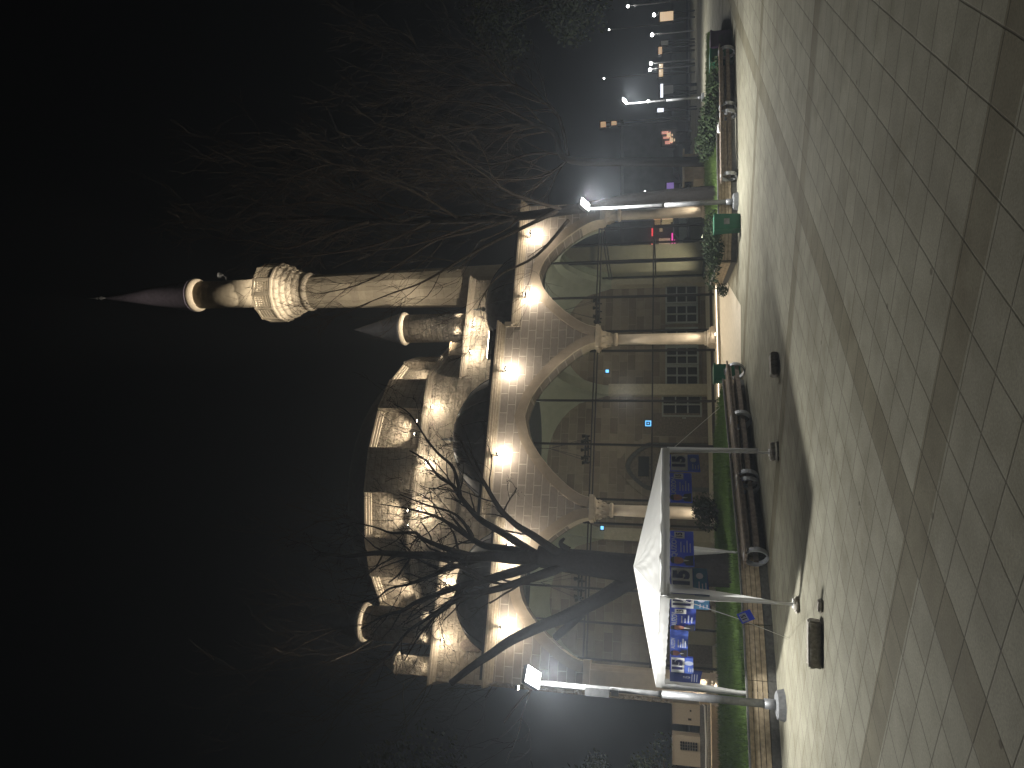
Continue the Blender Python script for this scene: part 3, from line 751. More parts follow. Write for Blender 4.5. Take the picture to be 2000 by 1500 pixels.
# ================================================================== STREET LAMPS
def street_lamp(loc, label, power, headdir, box=False, h=3.95):
    c = empty('street_lamp', loc, 0, label, 'street lamp', 'white street lamps')
    b = MB(); b.smooth = True
    b.tube([(0, 0, .1), (0, 0, 1.9)], [.064, .060], 14); b.tube([(0, 0, 1.9), (0, 0, 1.98), (0, 0, h-.1)], [.060, .042, .038], 14)
    b.lathe([(.08, .0), (.08, .30)], 14); b.build('pole', M['galv'], c)
    b = MB(); b.lathe([(.25, 0), (.22, .11), (.17, .13)], 8, phase=.2); b.build('footing', M['footing'], c)
    hx, hy = headdir
    d = Vector((hx, hy, 0)).normalized(); sd = Vector((-d.y, d.x, 0))
    b = MB(); b.tube([(0, 0, h-.12), (0, 0, h), d*.12 + Vector((0, 0, h+.07))], .035, 8); b.build('bracket', M['galv'], c)
    b = MB(); 
    dn = (d*.60 + Vector((0, 0, -.80))).normalized(); upn = sd.cross(dn)
    ctr = d*.17 + Vector((0, 0, h+.10))
    Mx = Matrix((( sd.x, upn.x, dn.x, ctr.x), (sd.y, upn.y, dn.y, ctr.y), (sd.z, upn.z, dn.z, ctr.z), (0, 0, 0, 1)))
    b.box((-.15, -.17, -.06), (.15, .17, .03), Mx)
    for k in range(5): b.box((-.12+k*.055, -.10, -.10), (-.10+k*.055, .10, -.06), Mx)
    hd = b.build('lamp_head', M['galv'], c)
    b = MB(); b.box((-.125, -.145, .031), (.125, .145, .042), Mx); b.build('lens', M['lamp_white'], hd)
    if box:
        b = MB(); b.box((-.07, -.17, 2.75), (.07, -.06, 3.15)); b.box((-.05, -.13, 2.6), (.05, -.06, 2.72)); b.build('junction_box', M['galv'], c)
    p = ctr + dn*.12
    spot('street_lamp_light', p + dn*.12, p + dn*2, power, COOL, 172, 1.0, .15, c)
    point('street_lamp_spill', p + dn*.10, power*.15, COOL, .10, c)
    return c
lampL = street_lamp(G(1532, 1378), 'white lit street lamp at the tent corner with a junction box on its pole', 1700, (.75, -.66), True)
lampR = street_lamp(G(1441, 393), 'white lit street lamp standing at the right planter beside green bin', 2000, (.55, -.83))
lampF = street_lamp(G(1375, 190), 'white lit street lamp standing out on the far paving beyond the planter', 1600, (.5, -.86))

# ================================================================== PLANTERS
def planter(name, front, back, label, h=.47):
    """raised bed: timber-clad retaining wall on a dark plinth with soil"""
    c = empty(name, (0, 0, 0), 0, label, 'planter')
    poly = front + back
    b = MB(); b.prism(poly, 0.0, .42, 'xy'); b.build('soil', M['soil'], c)
    n = len(front)
    b = MB(); bp = MB()
    for i in range(n-1):
        p, q = Vector((*front[i], 0)), Vector((*front[i+1], 0)); d = (q-p).normalized(); nn = Vector((d.y, -d.x, 0))
        if nn.dot(Vector((0, -1, 0)) + Vector((-.2, 0, 0))) < 0: nn = -nn
        bp.bar(p + nn*.02 + Vector((0, 0, .07)), q + nn*.02 + Vector((0, 0, .07)), .10, .14)
        for k in range(4):
            z = .19 + k*.085
            L = (q-p).length; t0 = 0.0
            while t0 < L - .01:
                t1 = min(L, t0 + random.uniform(1.5, 2.4)); o = random.uniform(-.004, .004)
                b.bar(p + d*(t0+.004) + nn*(.06+o) + Vector((0, 0, z)), p + d*(t1-.004) + nn*(.06+o) + Vector((0, 0, z)), .035, .074); t0 = t1
        bp.bar(p + nn*.045 + Vector((0, 0, .49)), q + nn*.045 + Vector((0, 0, .49)), .12, .03)
    b.build('timber_cladding', M['wood_pale'], c); bp.build('plinth', M['kerbstone'], c)
    return c
FL = [(-9.6, 10.6), (-6.3, 12.15), (-5.1, 12.75), (-4.3, 13.2), (-3.3, 14.0), (-1.7, 15.9), (.05, 18.1)]
BL = [(-.45, 20.2), (-2.2, 22.0), (-8.9, 19.9), (-12.5, 18.3)]
planter('planter', FL, BL, 'long raised grass planter clad in pale timber planks behind the white tent')
FR = [(3.2, 23.3), (3.35, 19.9), (4.3, 19.6), (6.5, 20.2), (9.0, 20.9), (10.6, 22.2)]
BR = [(12.5, 26.0), (7.5, 27.4), (5.0, 26.4)]
planter('planter', FR, BR, 'raised planter clad in timber planks behind the right street lamp')

def inside(poly, x, y):
    c = False; j = len(poly)-1
    for i in range(len(poly)):
        xi, yi = poly[i]; xj, yj = poly[j]
        if (yi > y) != (yj > y) and x < (xj-xi)*(y-yi)/(yj-yi) + xi: c = not c
        j = i
    return c
def grass_patch(poly, n, z, hmin, hmax, name='grass'):
    b = MB(); xs = [p[0] for p in poly]; ys = [p[1] for p in poly]; k = 0
    while k < n:
        x, y = random.uniform(min(xs), max(xs)), random.uniform(min(ys), max(ys))
        if not inside(poly, x, y): continue
        k += 1
        h = random.uniform(hmin, hmax); t = random.uniform(0, math.pi); w = .012; lx, ly = random.uniform(-.05, .05), random.uniform(-.05, .05)
        cx, cy = math.cos(t)*w, math.sin(t)*w
        b.add([(x-cx, y-cy, z), (x+cx, y+cy, z), (x+lx, y+ly, z+h)], [(0, 1, 2)])
    return b.build(name, M['grass'], fix=False)
tag(grass_patch(FL + BL, 42000, .42, .06, .14), 'short green grass growing in the raised planter', 'grass', kind='stuff')
tag(grass_patch(FR + BR, 14000, .42, .06, .14), 'dim green grass growing in the right planter', 'grass', kind='stuff')

def leaf_cloud(b, c, rx, ry, rz, n, size, hollow=.0):
    c = Vector(c)
    for _ in range(n):
        while True:
            v = Vector((random.uniform(-1, 1), random.uniform(-1, 1), random.uniform(-1, 1)))
            if hollow <= v.length <= 1: break
        p = c + Vector((v.x*rx, v.y*ry, v.z*rz))
        a = Vector((random.gauss(0, 1), random.gauss(0, 1), random.gauss(0, 1))).normalized(); d = a.orthogonal().normalized(); e = a.cross(d)
        s = size*random.uniform(.5, 1.2)
        b.add([p - d*s, p + e*s*.5, p + d*s, p - e*s*.5], [(0, 1, 2, 3)])
def shrub(loc, rx, ry, rz, n, size, label, material='leaf', group=None):
    c = empty('shrub', loc, 0, label, 'shrub', group)
    b = MB()
    for k in range(6):
        o = (random.uniform(-.45, .45)*rx, random.uniform(-.45, .45)*ry, rz*random.uniform(.35, .75))
        leaf_cloud(b, o, rx*.6, ry*.6, rz*.55, n//6, size)
    b.build('foliage', M[material], c, fix=False)
    b = MB()
    for k in range(5):
        t = k*1.3; b.tube([(0, 0, 0), (rx*.3*math.cos(t), ry*.3*math.sin(t), rz*.5), (rx*.5*math.cos(t), ry*.5*math.sin(t), rz*.9)], [.02, .014, .006], 4)
    b.build('stem', M['bark'], c)
shrub(G(1408, 1000, .42), .55, .5, .62, 1500, .05, 'round clipped shrub at the foot of a lit column beside the tent')
shrub(G(1408, 500, .42), 1.0, .6, .42, 2000, .05, 'spreading dark shrub at the end of the right planter')
shrub(G(1404, 452, .42), .7, .5, .32, 1300, .05, 'low dark shrub behind the green bin at the right lamp')
shrub(G(1402, 250, .42), .85, .8, .5, 2000, .07, 'bushy green shrub beside the stepped stone wall', 'leaf')
shrub(G(1404, 205, .42), 1.0, .7, .28, 1500, .06, 'low pale leaved shrub along the planter by the far benches')
shrub(G(1403, 160, .42), .9, .6, .26, 1000, .05, 'small low shrub at the far end of the planter')
shrub(Vector((2.9, 22.6, .0)), .28, .25, .32, 400, .04, 'tiny flowering shrub at the planter corner by the cream path')

# ================================================================== BENCHES
def make_bench(label, L=1.75):
    c = empty('bench', (0, 0, 0), 0, label, 'bench', 'round ended timber benches')
    for sx in (-1, 1):
        b = MB(); x = sx*L/2; n = 28
        pts = [(math.cos(2*math.pi*k/n), math.sin(2*math.pi*k/n)) for k in range(n)]
        vs = []
        for xx in (x-.045, x+.045):
            for r in (.225, .195):
                for a, z in pts: vs.append((xx, a*r*1.05, .225 + z*r))
        fs = []
        for k in range(n):
            j = (k+1) % n
            fs += [(k, j, n+j, n+k), (2*n+k, 3*n+k, 3*n+j, 2*n+j), (k, 2*n+k, 2*n+j, j), (n+k, n+j, 3*n+j, 3*n+k)]
        b.add(vs, fs); b.build('ring_leg', M['steel'], c)
    b = MB()
    for k in range(4): b.box((-L/2-.12, -.22+k*.112, .40), (L/2+.12, -.125+k*.112, .435))
    b.box((-L/2, -.19, .335), (L/2, -.165, .395)); b.box((-L/2, .165, .335), (L/2, .19, .395)); b.build('seat', M['wood_dark'], c)
    b = MB()
    b.box((-L/2, -.17, .16), (L/2, -.14, .25)); b.box((-L/2, .14, .16), (L/2, .17, .25)); b.build('side_rail', M['wood_dark'], c)
    return c
bench = make_bench('dark timber bench with steel rings behind the tent leg nearest the camera')
spots = [((-2.62, 14.35), 50, None), ((-1.35, 15.78), 49, 'dark timber bench with steel rings between two others, behind the right tent leg'),
         ((-.25, 17.1), 50, 'dark timber bench with steel rings beside the green bin and cream path'),
         ((6.4, 19.75), 8, 'dark timber bench with steel rings standing nearest the right street lamp'), ((8.35, 20.2), 14, 'dark timber bench with steel rings standing by the far green bin')]
for i, (p, a, lb) in enumerate(spots):
    o = bench if i == 0 else copy_tree(bench)
    o.location = (p[0], p[1], 0); o.rotation_euler = (0, 0, R(a))
    if lb: o['label'] = lb
b = MB(); b.smooth = True
b.tube([(0, 0, 0), (.18, 0, 0), (.24, 0, 0), (.26, 0, 0), (.30, 0, 0)], [.035, .037, .03, .014, .014], 10)
o = b.build('bottle', M['white_paint']); o.location = (6.75, 19.72, .475); o.rotation_euler = (0, 0, R(8)); tag(o, 'white bottle lying on the bench near the right lamp', 'bottle')

# ================================================================== BINS
def bin_box(loc, rz, w, d, h, label, material='green_plastic', name='bin'):
    c = empty(name, loc, rz, label, 'bin', 'plastic bins')
    b = MB(); b.prism([(-w/2+.02, 0), (w/2-.02, 0), (w/2, h), (-w/2, h)], -d/2, d/2); b.build('body', M[material], c)
    b = MB(); b.box((-w/2-.02, -d/2-.02, h), (w/2+.02, d/2+.02, h+.05)); b.build('lid', M[material], c)
    b = MB(); b.box((-w*.18, -d/2-.006, h*.45), (w*.18, -d/2-.001, h*.68)); b.build('sticker', M['galv'] if material == 'green_plastic' else M['black'], c)
bin_box(G(1452, 753) + Vector((.3, .75, 0)), R(15), .42, .38, .62, 'green plastic bin at the end of the benches by the cream path')
bin_box(G(1445, 436) + Vector((0, 0, 0)), R(8), .42, .38, .60, 'green plastic bin beside the right street lamp')
bin_box(G(1432, 114), R(14), .45, .4, .60, 'green plastic bin beside the dark purple box')
bin_box(G(1428, 84), R(14), .55, .5, .55, 'dark purple plastic box beside the far green bin', 'purple_plastic', 'crate')

# ================================================================== TENT
tF, tR, tB, tL = Vector((-3.12, 10.61, 0)), Vector((-1.14, 12.80, 0)), Vector((-3.32, 14.60, 0)), Vector((-5.30, 12.63, 0))
tc_ = (tF + tR + tB + tL)/4
tent = empty('tent', tc_, 0, 'white pop-up tent with pyramid roof hung with blue posters', 'tent')
def tl(v): return v - tc_
ZE, ZV, ZP = 1.92, 1.775, 2.40
FINE = 30
cor = [tl(tF), tl(tR), tl(tB), tl(tL)]
zc = [ZE, ZE+.0, ZE+.04, ZE+.09]
b = MB(); b.smooth = True
N = FINE
for i in range(4):
    A, Bv = cor[i].copy(), cor[(i+1) % 4].copy(); A.z = zc[i]; Bv.z = zc[(i+1) % 4]; P = Vector((0, 0, ZP))
    vs = []; fs = []
    for r in range(N+1):
        t = r/N
        for k in range(N+1):
            e = A.lerp(Bv, k/N); q = e.lerp(P, t)
            sag = -.05*math.sin(math.pi*t)*math.sin(math.pi*k/N)
            a_ = math.pi*k/N; near = math.exp(-6*((k/N)**2 if i == 0 else (1-k/N)**2)) if i in (0, 3) else .3
            wr = (.011*math.sin(k*1.15 + i*1.7 + r*.25) + .008*math.sin(k*2.1 - r*.7))*(1-t)**1.1*math.sin(a_)**.5*(.4 + near)
            vs.append(q + Vector((0, 0, sag + wr)))
    for r in range(N):
        for k in range(N):
            fs.append((r*(N+1)+k, r*(N+1)+k+1, (r+1)*(N+1)+k+1, (r+1)*(N+1)+k))
    b.add(vs, fs)
b.build('canopy', M['canvas'], tent)
b = MB(); b.smooth = True
for i in range(4):
    A, Bv = cor[i].copy(), cor[(i+1) % 4].copy(); nn = Vector(((Bv-A).y, -(Bv-A).x, 0)).normalized()
    K = 30; vs = []; fs = []
    for k in range(K+1):
        t = k/K; e = A.lerp(Bv, t); zt = zc[i] + (zc[(i+1) % 4]-zc[i])*t
        w = .010*math.sin(k*1.9 + i) + .006*math.sin(k*4.3)
        vs.append(e + nn*.012 + Vector((0, 0, zt))); vs.append(e + nn*(.014+w) + Vector((0, 0, zt - .145 + .006*math.sin(k*2.7))))
    for k in range(K): fs.append((2*k, 2*k+2, 2*k+3, 2*k+1))
    b.add(vs, fs)
b.build('valance', M['canvas_grey'], tent)
feet_z = [.06, .10, 0, 0]
for i in range(4):
    a = cor[i]; ins = -a.normalized()*.04
    b = MB(); b.bar(a + ins + Vector((0, 0, feet_z[i])), a + ins + Vector((0, 0, zc[i]-.02)), .034); b.box((a.x+ins.x-.06, a.y+ins.y-.06, feet_z[i]), (a.x+ins.x+.06, a.y+ins.y+.06, feet_z[i]+.012))
    lg = b.build('leg', M['white_paint'], tent)
    # tapering fabric sleeve
    w = (.14, .08, .16, .14)[i]; b = MB(); b.smooth = True
    e1 = (cor[(i+1) % 4] - a).normalized(); e0 = (cor[i-1] - a).normalized()
    vs = []; K = 12
    for k in range(K+1):
        t = k/K; z = (zc[i]-.1)*(1-t) + .28*t if i != 2 else (zc[i]-.1)*(1-t) + .62*t
        ww = w*(1-t)**.8 + .022
        o = -a.normalized()*.0
        w0 = ww*.35 if i == 0 else ww; w1 = ww*1.35 if i == 0 else ww
        vs += [a + e0*w0 + Vector((0, 0, z)), a - (e0+e1)*.02 + Vector((0, 0, z)), a + e1*w1 + Vector((0, 0, z))]
    fs = []
    for k in range(K): fs += [(3*k, 3*k+1, 3*k+4, 3*k+3), (3*k+1, 3*k+2, 3*k+5, 3*k+4)]
    b.add(vs, fs); b.build('sleeve', M['canvas_grey'], lg)
b = MB()
for i in range(4):
    A, Bv = cor[i].copy(), cor[(i+1) % 4].copy(); A.z = zc[i]-.06; Bv.z = zc[(i+1) % 4]-.06
    b.bar(A*.985 + Vector((0,0,A.z*.015)), Bv*.985 + Vector((0,0,Bv.z*.015)), .025)
b.build('frame', M['white_paint'], tent)
# guy ropes
gF = G(1556, 1260); gR = at(1392, 818, 20.3)
tag_p = at(1444, 1209, 9.62)
b = MB(); s0 = tF + Vector((0, 0, 1.72))
b.tube([tl(s0), tl(tag_p), tl(G(1540, 1247))], .004, 5); b.build('guy_rope', M['rope'], tent)
b = MB(); b.tube([tl(tR + Vector((0, 0, 1.72))), tl(Vector((-.55, 17.2, .62)))], .005, 5); b.build('guy_rope', M['rope'], tent)
b = MB(); b.tube([tl(tB + Vector((0, 0, .05))), tl(G(1490, 1060)), ], .005, 4); b.build('guy_rope', M['rope'], tent)

# ---- lettering as flat mesh
def text_mesh(body, size, bold=.0):
    cu = bpy.data.curves.new('lettering', 'FONT'); cu.body = body; cu.size = size; cu.offset = bold; cu.align_x = 'CENTER'; cu.align_y = 'CENTER'; cu.resolution_u = 3
    o = bpy.data.objects.new('lettering', cu); COL.objects.link(o)
    dg = bpy.context.evaluated_depsgraph_get(); me = bpy.data.meshes.new_from_object(o.evaluated_get(dg))
    vs = [v.co.copy() for v in me.vertices]; fs = [tuple(q.vertices) for q in me.polygons]
    bpy.data.objects.remove(o); bpy.data.curves.remove(cu); bpy.data.meshes.remove(me)
    return vs, fs
def letters(name, body, size, at_, par, material, bold=0.0, sx=1.0, y=-.006):
    vs, fs = text_mesh(body, size, bold)
    b = MB(); b.add([(at_[0] + v.x*sx, y, at_[1] + v.y) for v in vs], fs)
    return b.build(name, material, par, fix=False)
def hang(px0, px1, corner_a, corner_b):
    """frame for a banner hung under the eave between two columns of the picture: origin at the top middle, x to the viewer's right"""
    A, Bv = corner_a, corner_b
    def hit(py):
        d = ray(1311, py); dx, dy = d.x, d.y; ex, ey = (Bv-A).x, (Bv-A).y
        det = dx*(-ey) + ex*dy; t = (A.x*(-ey) + ex*A.y)/det
        return Vector((dx*t, dy*t, 0))
    P, Q = hit(px0), hit(px1)                                  # px0 = larger y = viewer's left
    return P, Q
def banner(py_l, py_r, hgt, ca, cb, label, style, ztop=ZV-.004, depth=.05, tilt=0.0):
    P, Q = hang(py_l, py_r, ca, cb)
    d = (Q-P); w = d.length; a = math.atan2(d.y, d.x)
    nn = Vector((d.y, -d.x, 0)).normalized()
    mid = (P+Q)/2 - nn*depth
    c = empty('banner', (mid.x, mid.y, ztop), a, label, 'banner', 'blue posters hung on the tent')
    c.rotation_euler = (R(tilt), 0, a)
    K = 8
    def cloth(name, x0, x1, z0, z1, m, y=0.0, par=c, ripple=.004, skew=0.0):
        b = MB(); b.smooth = True; vs = []; fs = []
        for k in range(K+1):
            x = x0 + (x1-x0)*k/K; yy = y + ripple*math.sin(k*1.3 + w*30)
            vs += [(x, yy, z1), (x, yy*1.4, z0 + skew*(k/K-.5)), (x, yy + .004, z1), (x, yy*1.4 + .004, z0 + skew*(k/K-.5))]
        for k in range(K):
            fs += [(4*k, 4*k+1, 4*k+5, 4*k+4), (4*k+2, 4*k+6, 4*k+7, 4*k+3)]
        b.add(vs, fs); return b.build(name, m, par, fix=False)
    if style[0] == 'flag':
        bot = {'teal': M['teal'], 'blue': M['blue_light']}[style[1]]
        cloth('cloth', -w/2, w/2, -hgt, 0, M['blue_dark'] if style[1] == 'teal' else M['blue'], skew=.02)
        hw = hgt*.56
        b = MB(); b.box((-w/2*.92, -.0175, -.02-hw), (w/2*.92, -.0145, -.02)); b.build('white_panel', M['poster_white'], c)
        letters('lettering', '15', hw*1.0, (0, -.02-hw/2), c, M['navy'], .020*hw/.3, min(2.3, .72*w/hw), -.0215)
        b = MB(); b.box((-w/2*.97, -.0165, -hgt*.98), (w/2*.97, -.0135, -.03-hw)); b.build('lower_panel', bot, c)
        b = MB(); b.lathe([(0, 0), (w*.13, .0), (w*.13, .001), (0, .001)], 14, M=Matrix.Translation((w*.16, -.0168, -hw-.03-(hgt-hw)*.38)) @ Matrix.Rotation(R(90), 4, 'X')); b.build('emblem', M['pale_ink'], c)
        for k in range(3):
            b = MB(); b.box((-w*.38, -.018, -hw-.07-(hgt-hw)*.2*(k+1)), (-w*.38+w*(.3, .22, .26)[k], -.0169, -hw-.055-(hgt-hw)*.2*(k+1))); b.build('small_print', M['pale_ink'], c)
    elif style[0] == 'poster':
        base = M['blue_light'] if style[1] == 'light' else M['blue']
        cloth('cloth', -w/2, w/2, -hgt, 0, base)
        # portrait on the viewer's left: head, neck, dark suit
        hx = -w*.36; b = MB()
        b.prism([(hx + .13*w*math.cos(t)*.75, -hgt*.30 + hgt*.27*math.sin(t)) for t in [k*2*math.pi/18 for k in range(18)]], -.0195, -.0165)
        b.build('portrait_face', M['skin'], c)
        b = MB(); b.prism([(hx-.13*w, -hgt*.97), (hx+.15*w, -hgt*.97), (hx+.12*w, -hgt*.66), (hx+.03*w, -hgt*.56), (hx-.03*w, -hgt*.56), (hx-.12*w, -hgt*.66)], -.0190, -.0160); b.build('portrait_suit', M['suit'], c)
        b = MB(); b.prism([(hx-.03*w, -hgt*.56), (hx, -hgt*.80), (hx+.03*w, -hgt*.56)], -.0215, -.0195); b.build('portrait_shirt', M['poster_white'], c)
        b = MB(); b.prism([(hx + .12*w*math.cos(t)*.8, -hgt*.17 + hgt*.16*math.sin(t)) for t in [k*math.pi/9 for k in range(10)]], -.0225, -.0200); b.build('portrait_hair', M['suit'], c)
        letters('lettering', style[2], hgt*.30, (w*.02, -hgt*.18), c, M['pale_ink'], .004, min(1.2, w*.48/(hgt*.30*len(style[2])*.55)), -.0185)
        if style[3]:
            b = MB(); b.box((w*.27, -.0175, -hgt*.62), (w*.46, -.0145, -hgt*.18)); b.build('white_panel', M['poster_white'], c)
            letters('lettering', '15', hgt*.36, (w*.365, -hgt*.40), c, M['navy'], .006, min(2.0, w*.15/(hgt*.36)), -.0185)
        for k in range(4):
            b = MB(); ww = (.30, .20, .34, .26)[k]*w; zz = -hgt*(.45 + .13*k)
            b.box((-.13*w, -.0178, zz-.012), (-.13*w+ww, -.0150, zz+.006)); b.build('small_print', M['pale_ink'], c)
    else:
        cloth('cloth', -w/2, w/2, -hgt, 0, M['blue_dark'], skew=-.03)
        letters('lettering', '15', .16, (0, -hgt*.55), c, M['pale_ink'], .004, .5, -.0185)
        for k in range(3):
            b = MB(); b.box((-w*.3, -.0178, -hgt*(.72+.08*k)), (w*.28, -.0150, -hgt*(.70+.08*k))); b.build('small_print', M['pale_ink'], c)
    return c
# along the eave to the right of the front leg
banner(917, 884, .50, tF, tR, 'blue flag reading 15 at the tent corner above the concrete block', ('flag', 'blue'))
banner(977, 920, .36, tF, tR, 'blue portrait poster between the 15 flag and the lit column', ('poster', 'blue', 'UOZOV', True))
banner(1101, 1033, .36, tF, tR, 'blue portrait poster between the lit column and the tent leg drape', ('poster', 'blue', 'QUZOV', True))
banner(1150, 1104, .55, tF, tR, 'dark blue flag reading 15 just right of the front tent leg', ('flag', 'teal'))
# along the eave to the left of the front leg
banner(1191, 1164, .57, tL, tF, 'dark blue flag reading 15 just left of the front tent leg', ('flag', 'teal'))
banner(1234, 1191, .38, tL, tF, 'dark blue portrait poster with a green fleck left of the front leg', ('poster', 'blue', 'AUZOV', True))
banner(1285, 1235, .28, tL, tF, 'bright blue portrait poster with a dark suited man', ('poster', 'light', 'AUZOV', False))
banner(1317, 1286, .38, tL, tF, 'bright blue flag reading 15 hung near the street lamp', ('flag', 'blue'))
banner(1342, 1317, .52, tL, tF, 'black-blue flag hung at the tent corner behind the lamp pole', ('dark',), depth=.10)
# small tag tied on the rope
c = empty('rope_tag', tag_p, R(-15), 'small blue tag reading 15 tied to the tent rope', 'tag')
b = MB(); b.box((-.075, -.004, -.18), (.075, .004, .0)); o = b.build('card', M['blue'], c)
b = MB(); b.box((-.06, -.007, -.11), (.06, -.0045, -.02)); b.build('white_panel', M['pale_ink'], c)
letters('lettering', '15', .085, (0, -.065), c, M['navy'], .002, 1.0, -.008)
c.rotation_euler = (0, R(-28), R(-15))

# ================================================================== BLOCKS
def block(loc, rz, L, w, h, label, seed):
    random.seed(seed)
    bm = bmesh.new(); bmesh.ops.create_cube(bm, size=1)
    bmesh.ops.scale(bm, vec=(L, w, h), verts=bm.verts); bmesh.ops.bevel(bm, geom=bm.edges[:], offset=.018, segments=2, affect='EDGES')
    bmesh.ops.subdivide_edges(bm, edges=bm.edges[:], cuts=2, use_grid_fill=True)
    for v in bm.verts:
        v.co += Vector((random.uniform(-1, 1), random.uniform(-1, 1), random.uniform(-1, 1)))*.006; v.co.z += h/2
    me = bpy.data.meshes.new('concrete_block'); bm.to_mesh(me); bm.free(); me.materials.append(M['concrete'])
    o = bpy.data.objects.new('concrete_block', me); COL.objects.link(o); o.location = loc; o.rotation_euler = (0, 0, rz)
    tag(o, label, 'block', 'concrete blocks on the paving')
block(G(1606, 1262) + Vector((0, .08, 0)), R(2), .56, .17, .15, 'large rough concrete block lying in front of the tent', 1)
block(G(1606, 1184), R(-4), .15, .12, .05, 'small flat concrete piece beside the large block', 2)
block(G(1521, 712) + Vector((0, .12, 0)), R(15), .40, .24, .12, 'dark concrete block alone on the paving by the path', 3)
block(tR + Vector((-.02, 0, 0)), R(10), .30, .26, .10, 'concrete block under the right tent leg', 4)
block(tR + Vector((.02, -.32, 0)), R(4), .34, .10, .04, 'thin concrete piece lying in front of the right tent leg', 8)
block(tF + Vector((0, 0, 0)), R(20), .22, .18, .06, 'concrete block under the front tent leg', 5)
random.seed(21)

# ================================================================== TREES
def limb(b, pts, r0, r1, n=7):
    """smooth tube through rough points"""
    P = [Vector(p) for p in pts]; out = []
    for i in range(len(P)-1):
        p0 = P[max(i-1, 0)]; p1 = P[i]; p2 = P[i+1]; p3 = P[min(i+2, len(P)-1)]
        for k in range(4):
            t = k/4
            out.append(.5*((2*p1) + (p2-p0)*t + (2*p0-5*p1+4*p2-p3)*t*t + (3*p1-p0-3*p2+p3)*t**3))
    out.append(P[-1]); L = len(out)
    b.smooth = True
    b.tube(out, [r0 + (r1-r0)*(i/(L-1))**.8 for i in range(L)], n)
    return out
def grow(b, p, d, L, r, depth, spread=.55, upw=.12, kids=(2, 4), ratio=.68, wig=.16, rmin=.004, tips=None):
    n = 5; pts = [p]; q = p.copy(); dd = d.copy()
    for i in range(n):
        dd = (dd + Vector((random.gauss(0, wig), random.gauss(0, wig), random.gauss(0, wig) + upw))).normalized()
        q = q + dd*L/n; pts.append(q.copy())
    r1 = max(rmin*.6, r*.55)
    b.tube(pts, [r + (r1-r)*i/n for i in range(n+1)], 5 if r > .03 else (4 if r > .012 else 3), False)
    if depth <= 0:
        if tips is not None: tips.append(pts[-1])
        return
    for k in range(random.randint(*kids)):
        t = random.uniform(.35, 1.0); idx = min(n-1, int(t*n)); base = pts[idx].lerp(pts[idx+1], t*n-idx if t < 1 else 1)
        dv = (pts[idx+1]-pts[idx]).normalized()
        ax = dv.orthogonal().normalized(); ax = Matrix.Rotation(random.uniform(0, 2*math.pi), 3, dv) @ ax
        nd_ = (Matrix.Rotation(random.uniform(.25, spread+.3), 3, ax) @ dv).normalized()
        grow(b, base, nd_, L*ratio*random.uniform(.75, 1.15), max(rmin, r1*random.uniform(.6, .95)), depth-1, spread, upw, kids, ratio, wig, rmin, tips)
# -- the tree behind the tent: its limbs follow the photograph, twigs grow from them
TY = 16.2
base_w = at(1418, 1112, TY); base_w.z = .42
ftree = empty('bare_tree', base_w, 0, 'dark bare tree with forking limbs growing behind the white tent', 'tree')
def tp(x, y, dy=0.0): return at(x, y, TY + dy) - base_w
b = MB()
limb(b, [Vector((0, 0, -.1)), tp(1330, 1112), tp(1240, 1110), tp(1150, 1100), tp(1100, 1094), tp(1050, 1086)], .40, .25, 12)
limb(b, [tp(1270, 1116), tp(1225, 1138), tp(1190, 1160), tp(1150, 1182, -.2), tp(1100, 1206, -.4), tp(1060, 1222, -.6), tp(1000, 1250, -.9), tp(960, 1277, -1.1), tp(925, 1300, -1.3), tp(880, 1335, -1.5)], .22, .07, 9)
limb(b, [tp(1150, 1182, -.2), tp(1120, 1213, .1), tp(1085, 1245, .3)], .12, .09, 8)
limb(b, [tp(1110, 1075), tp(1095, 1062, -.05), tp(1102, 1052, -.1)], .10, .03, 7)
b.build('trunk', M['bark_dark'], ftree)
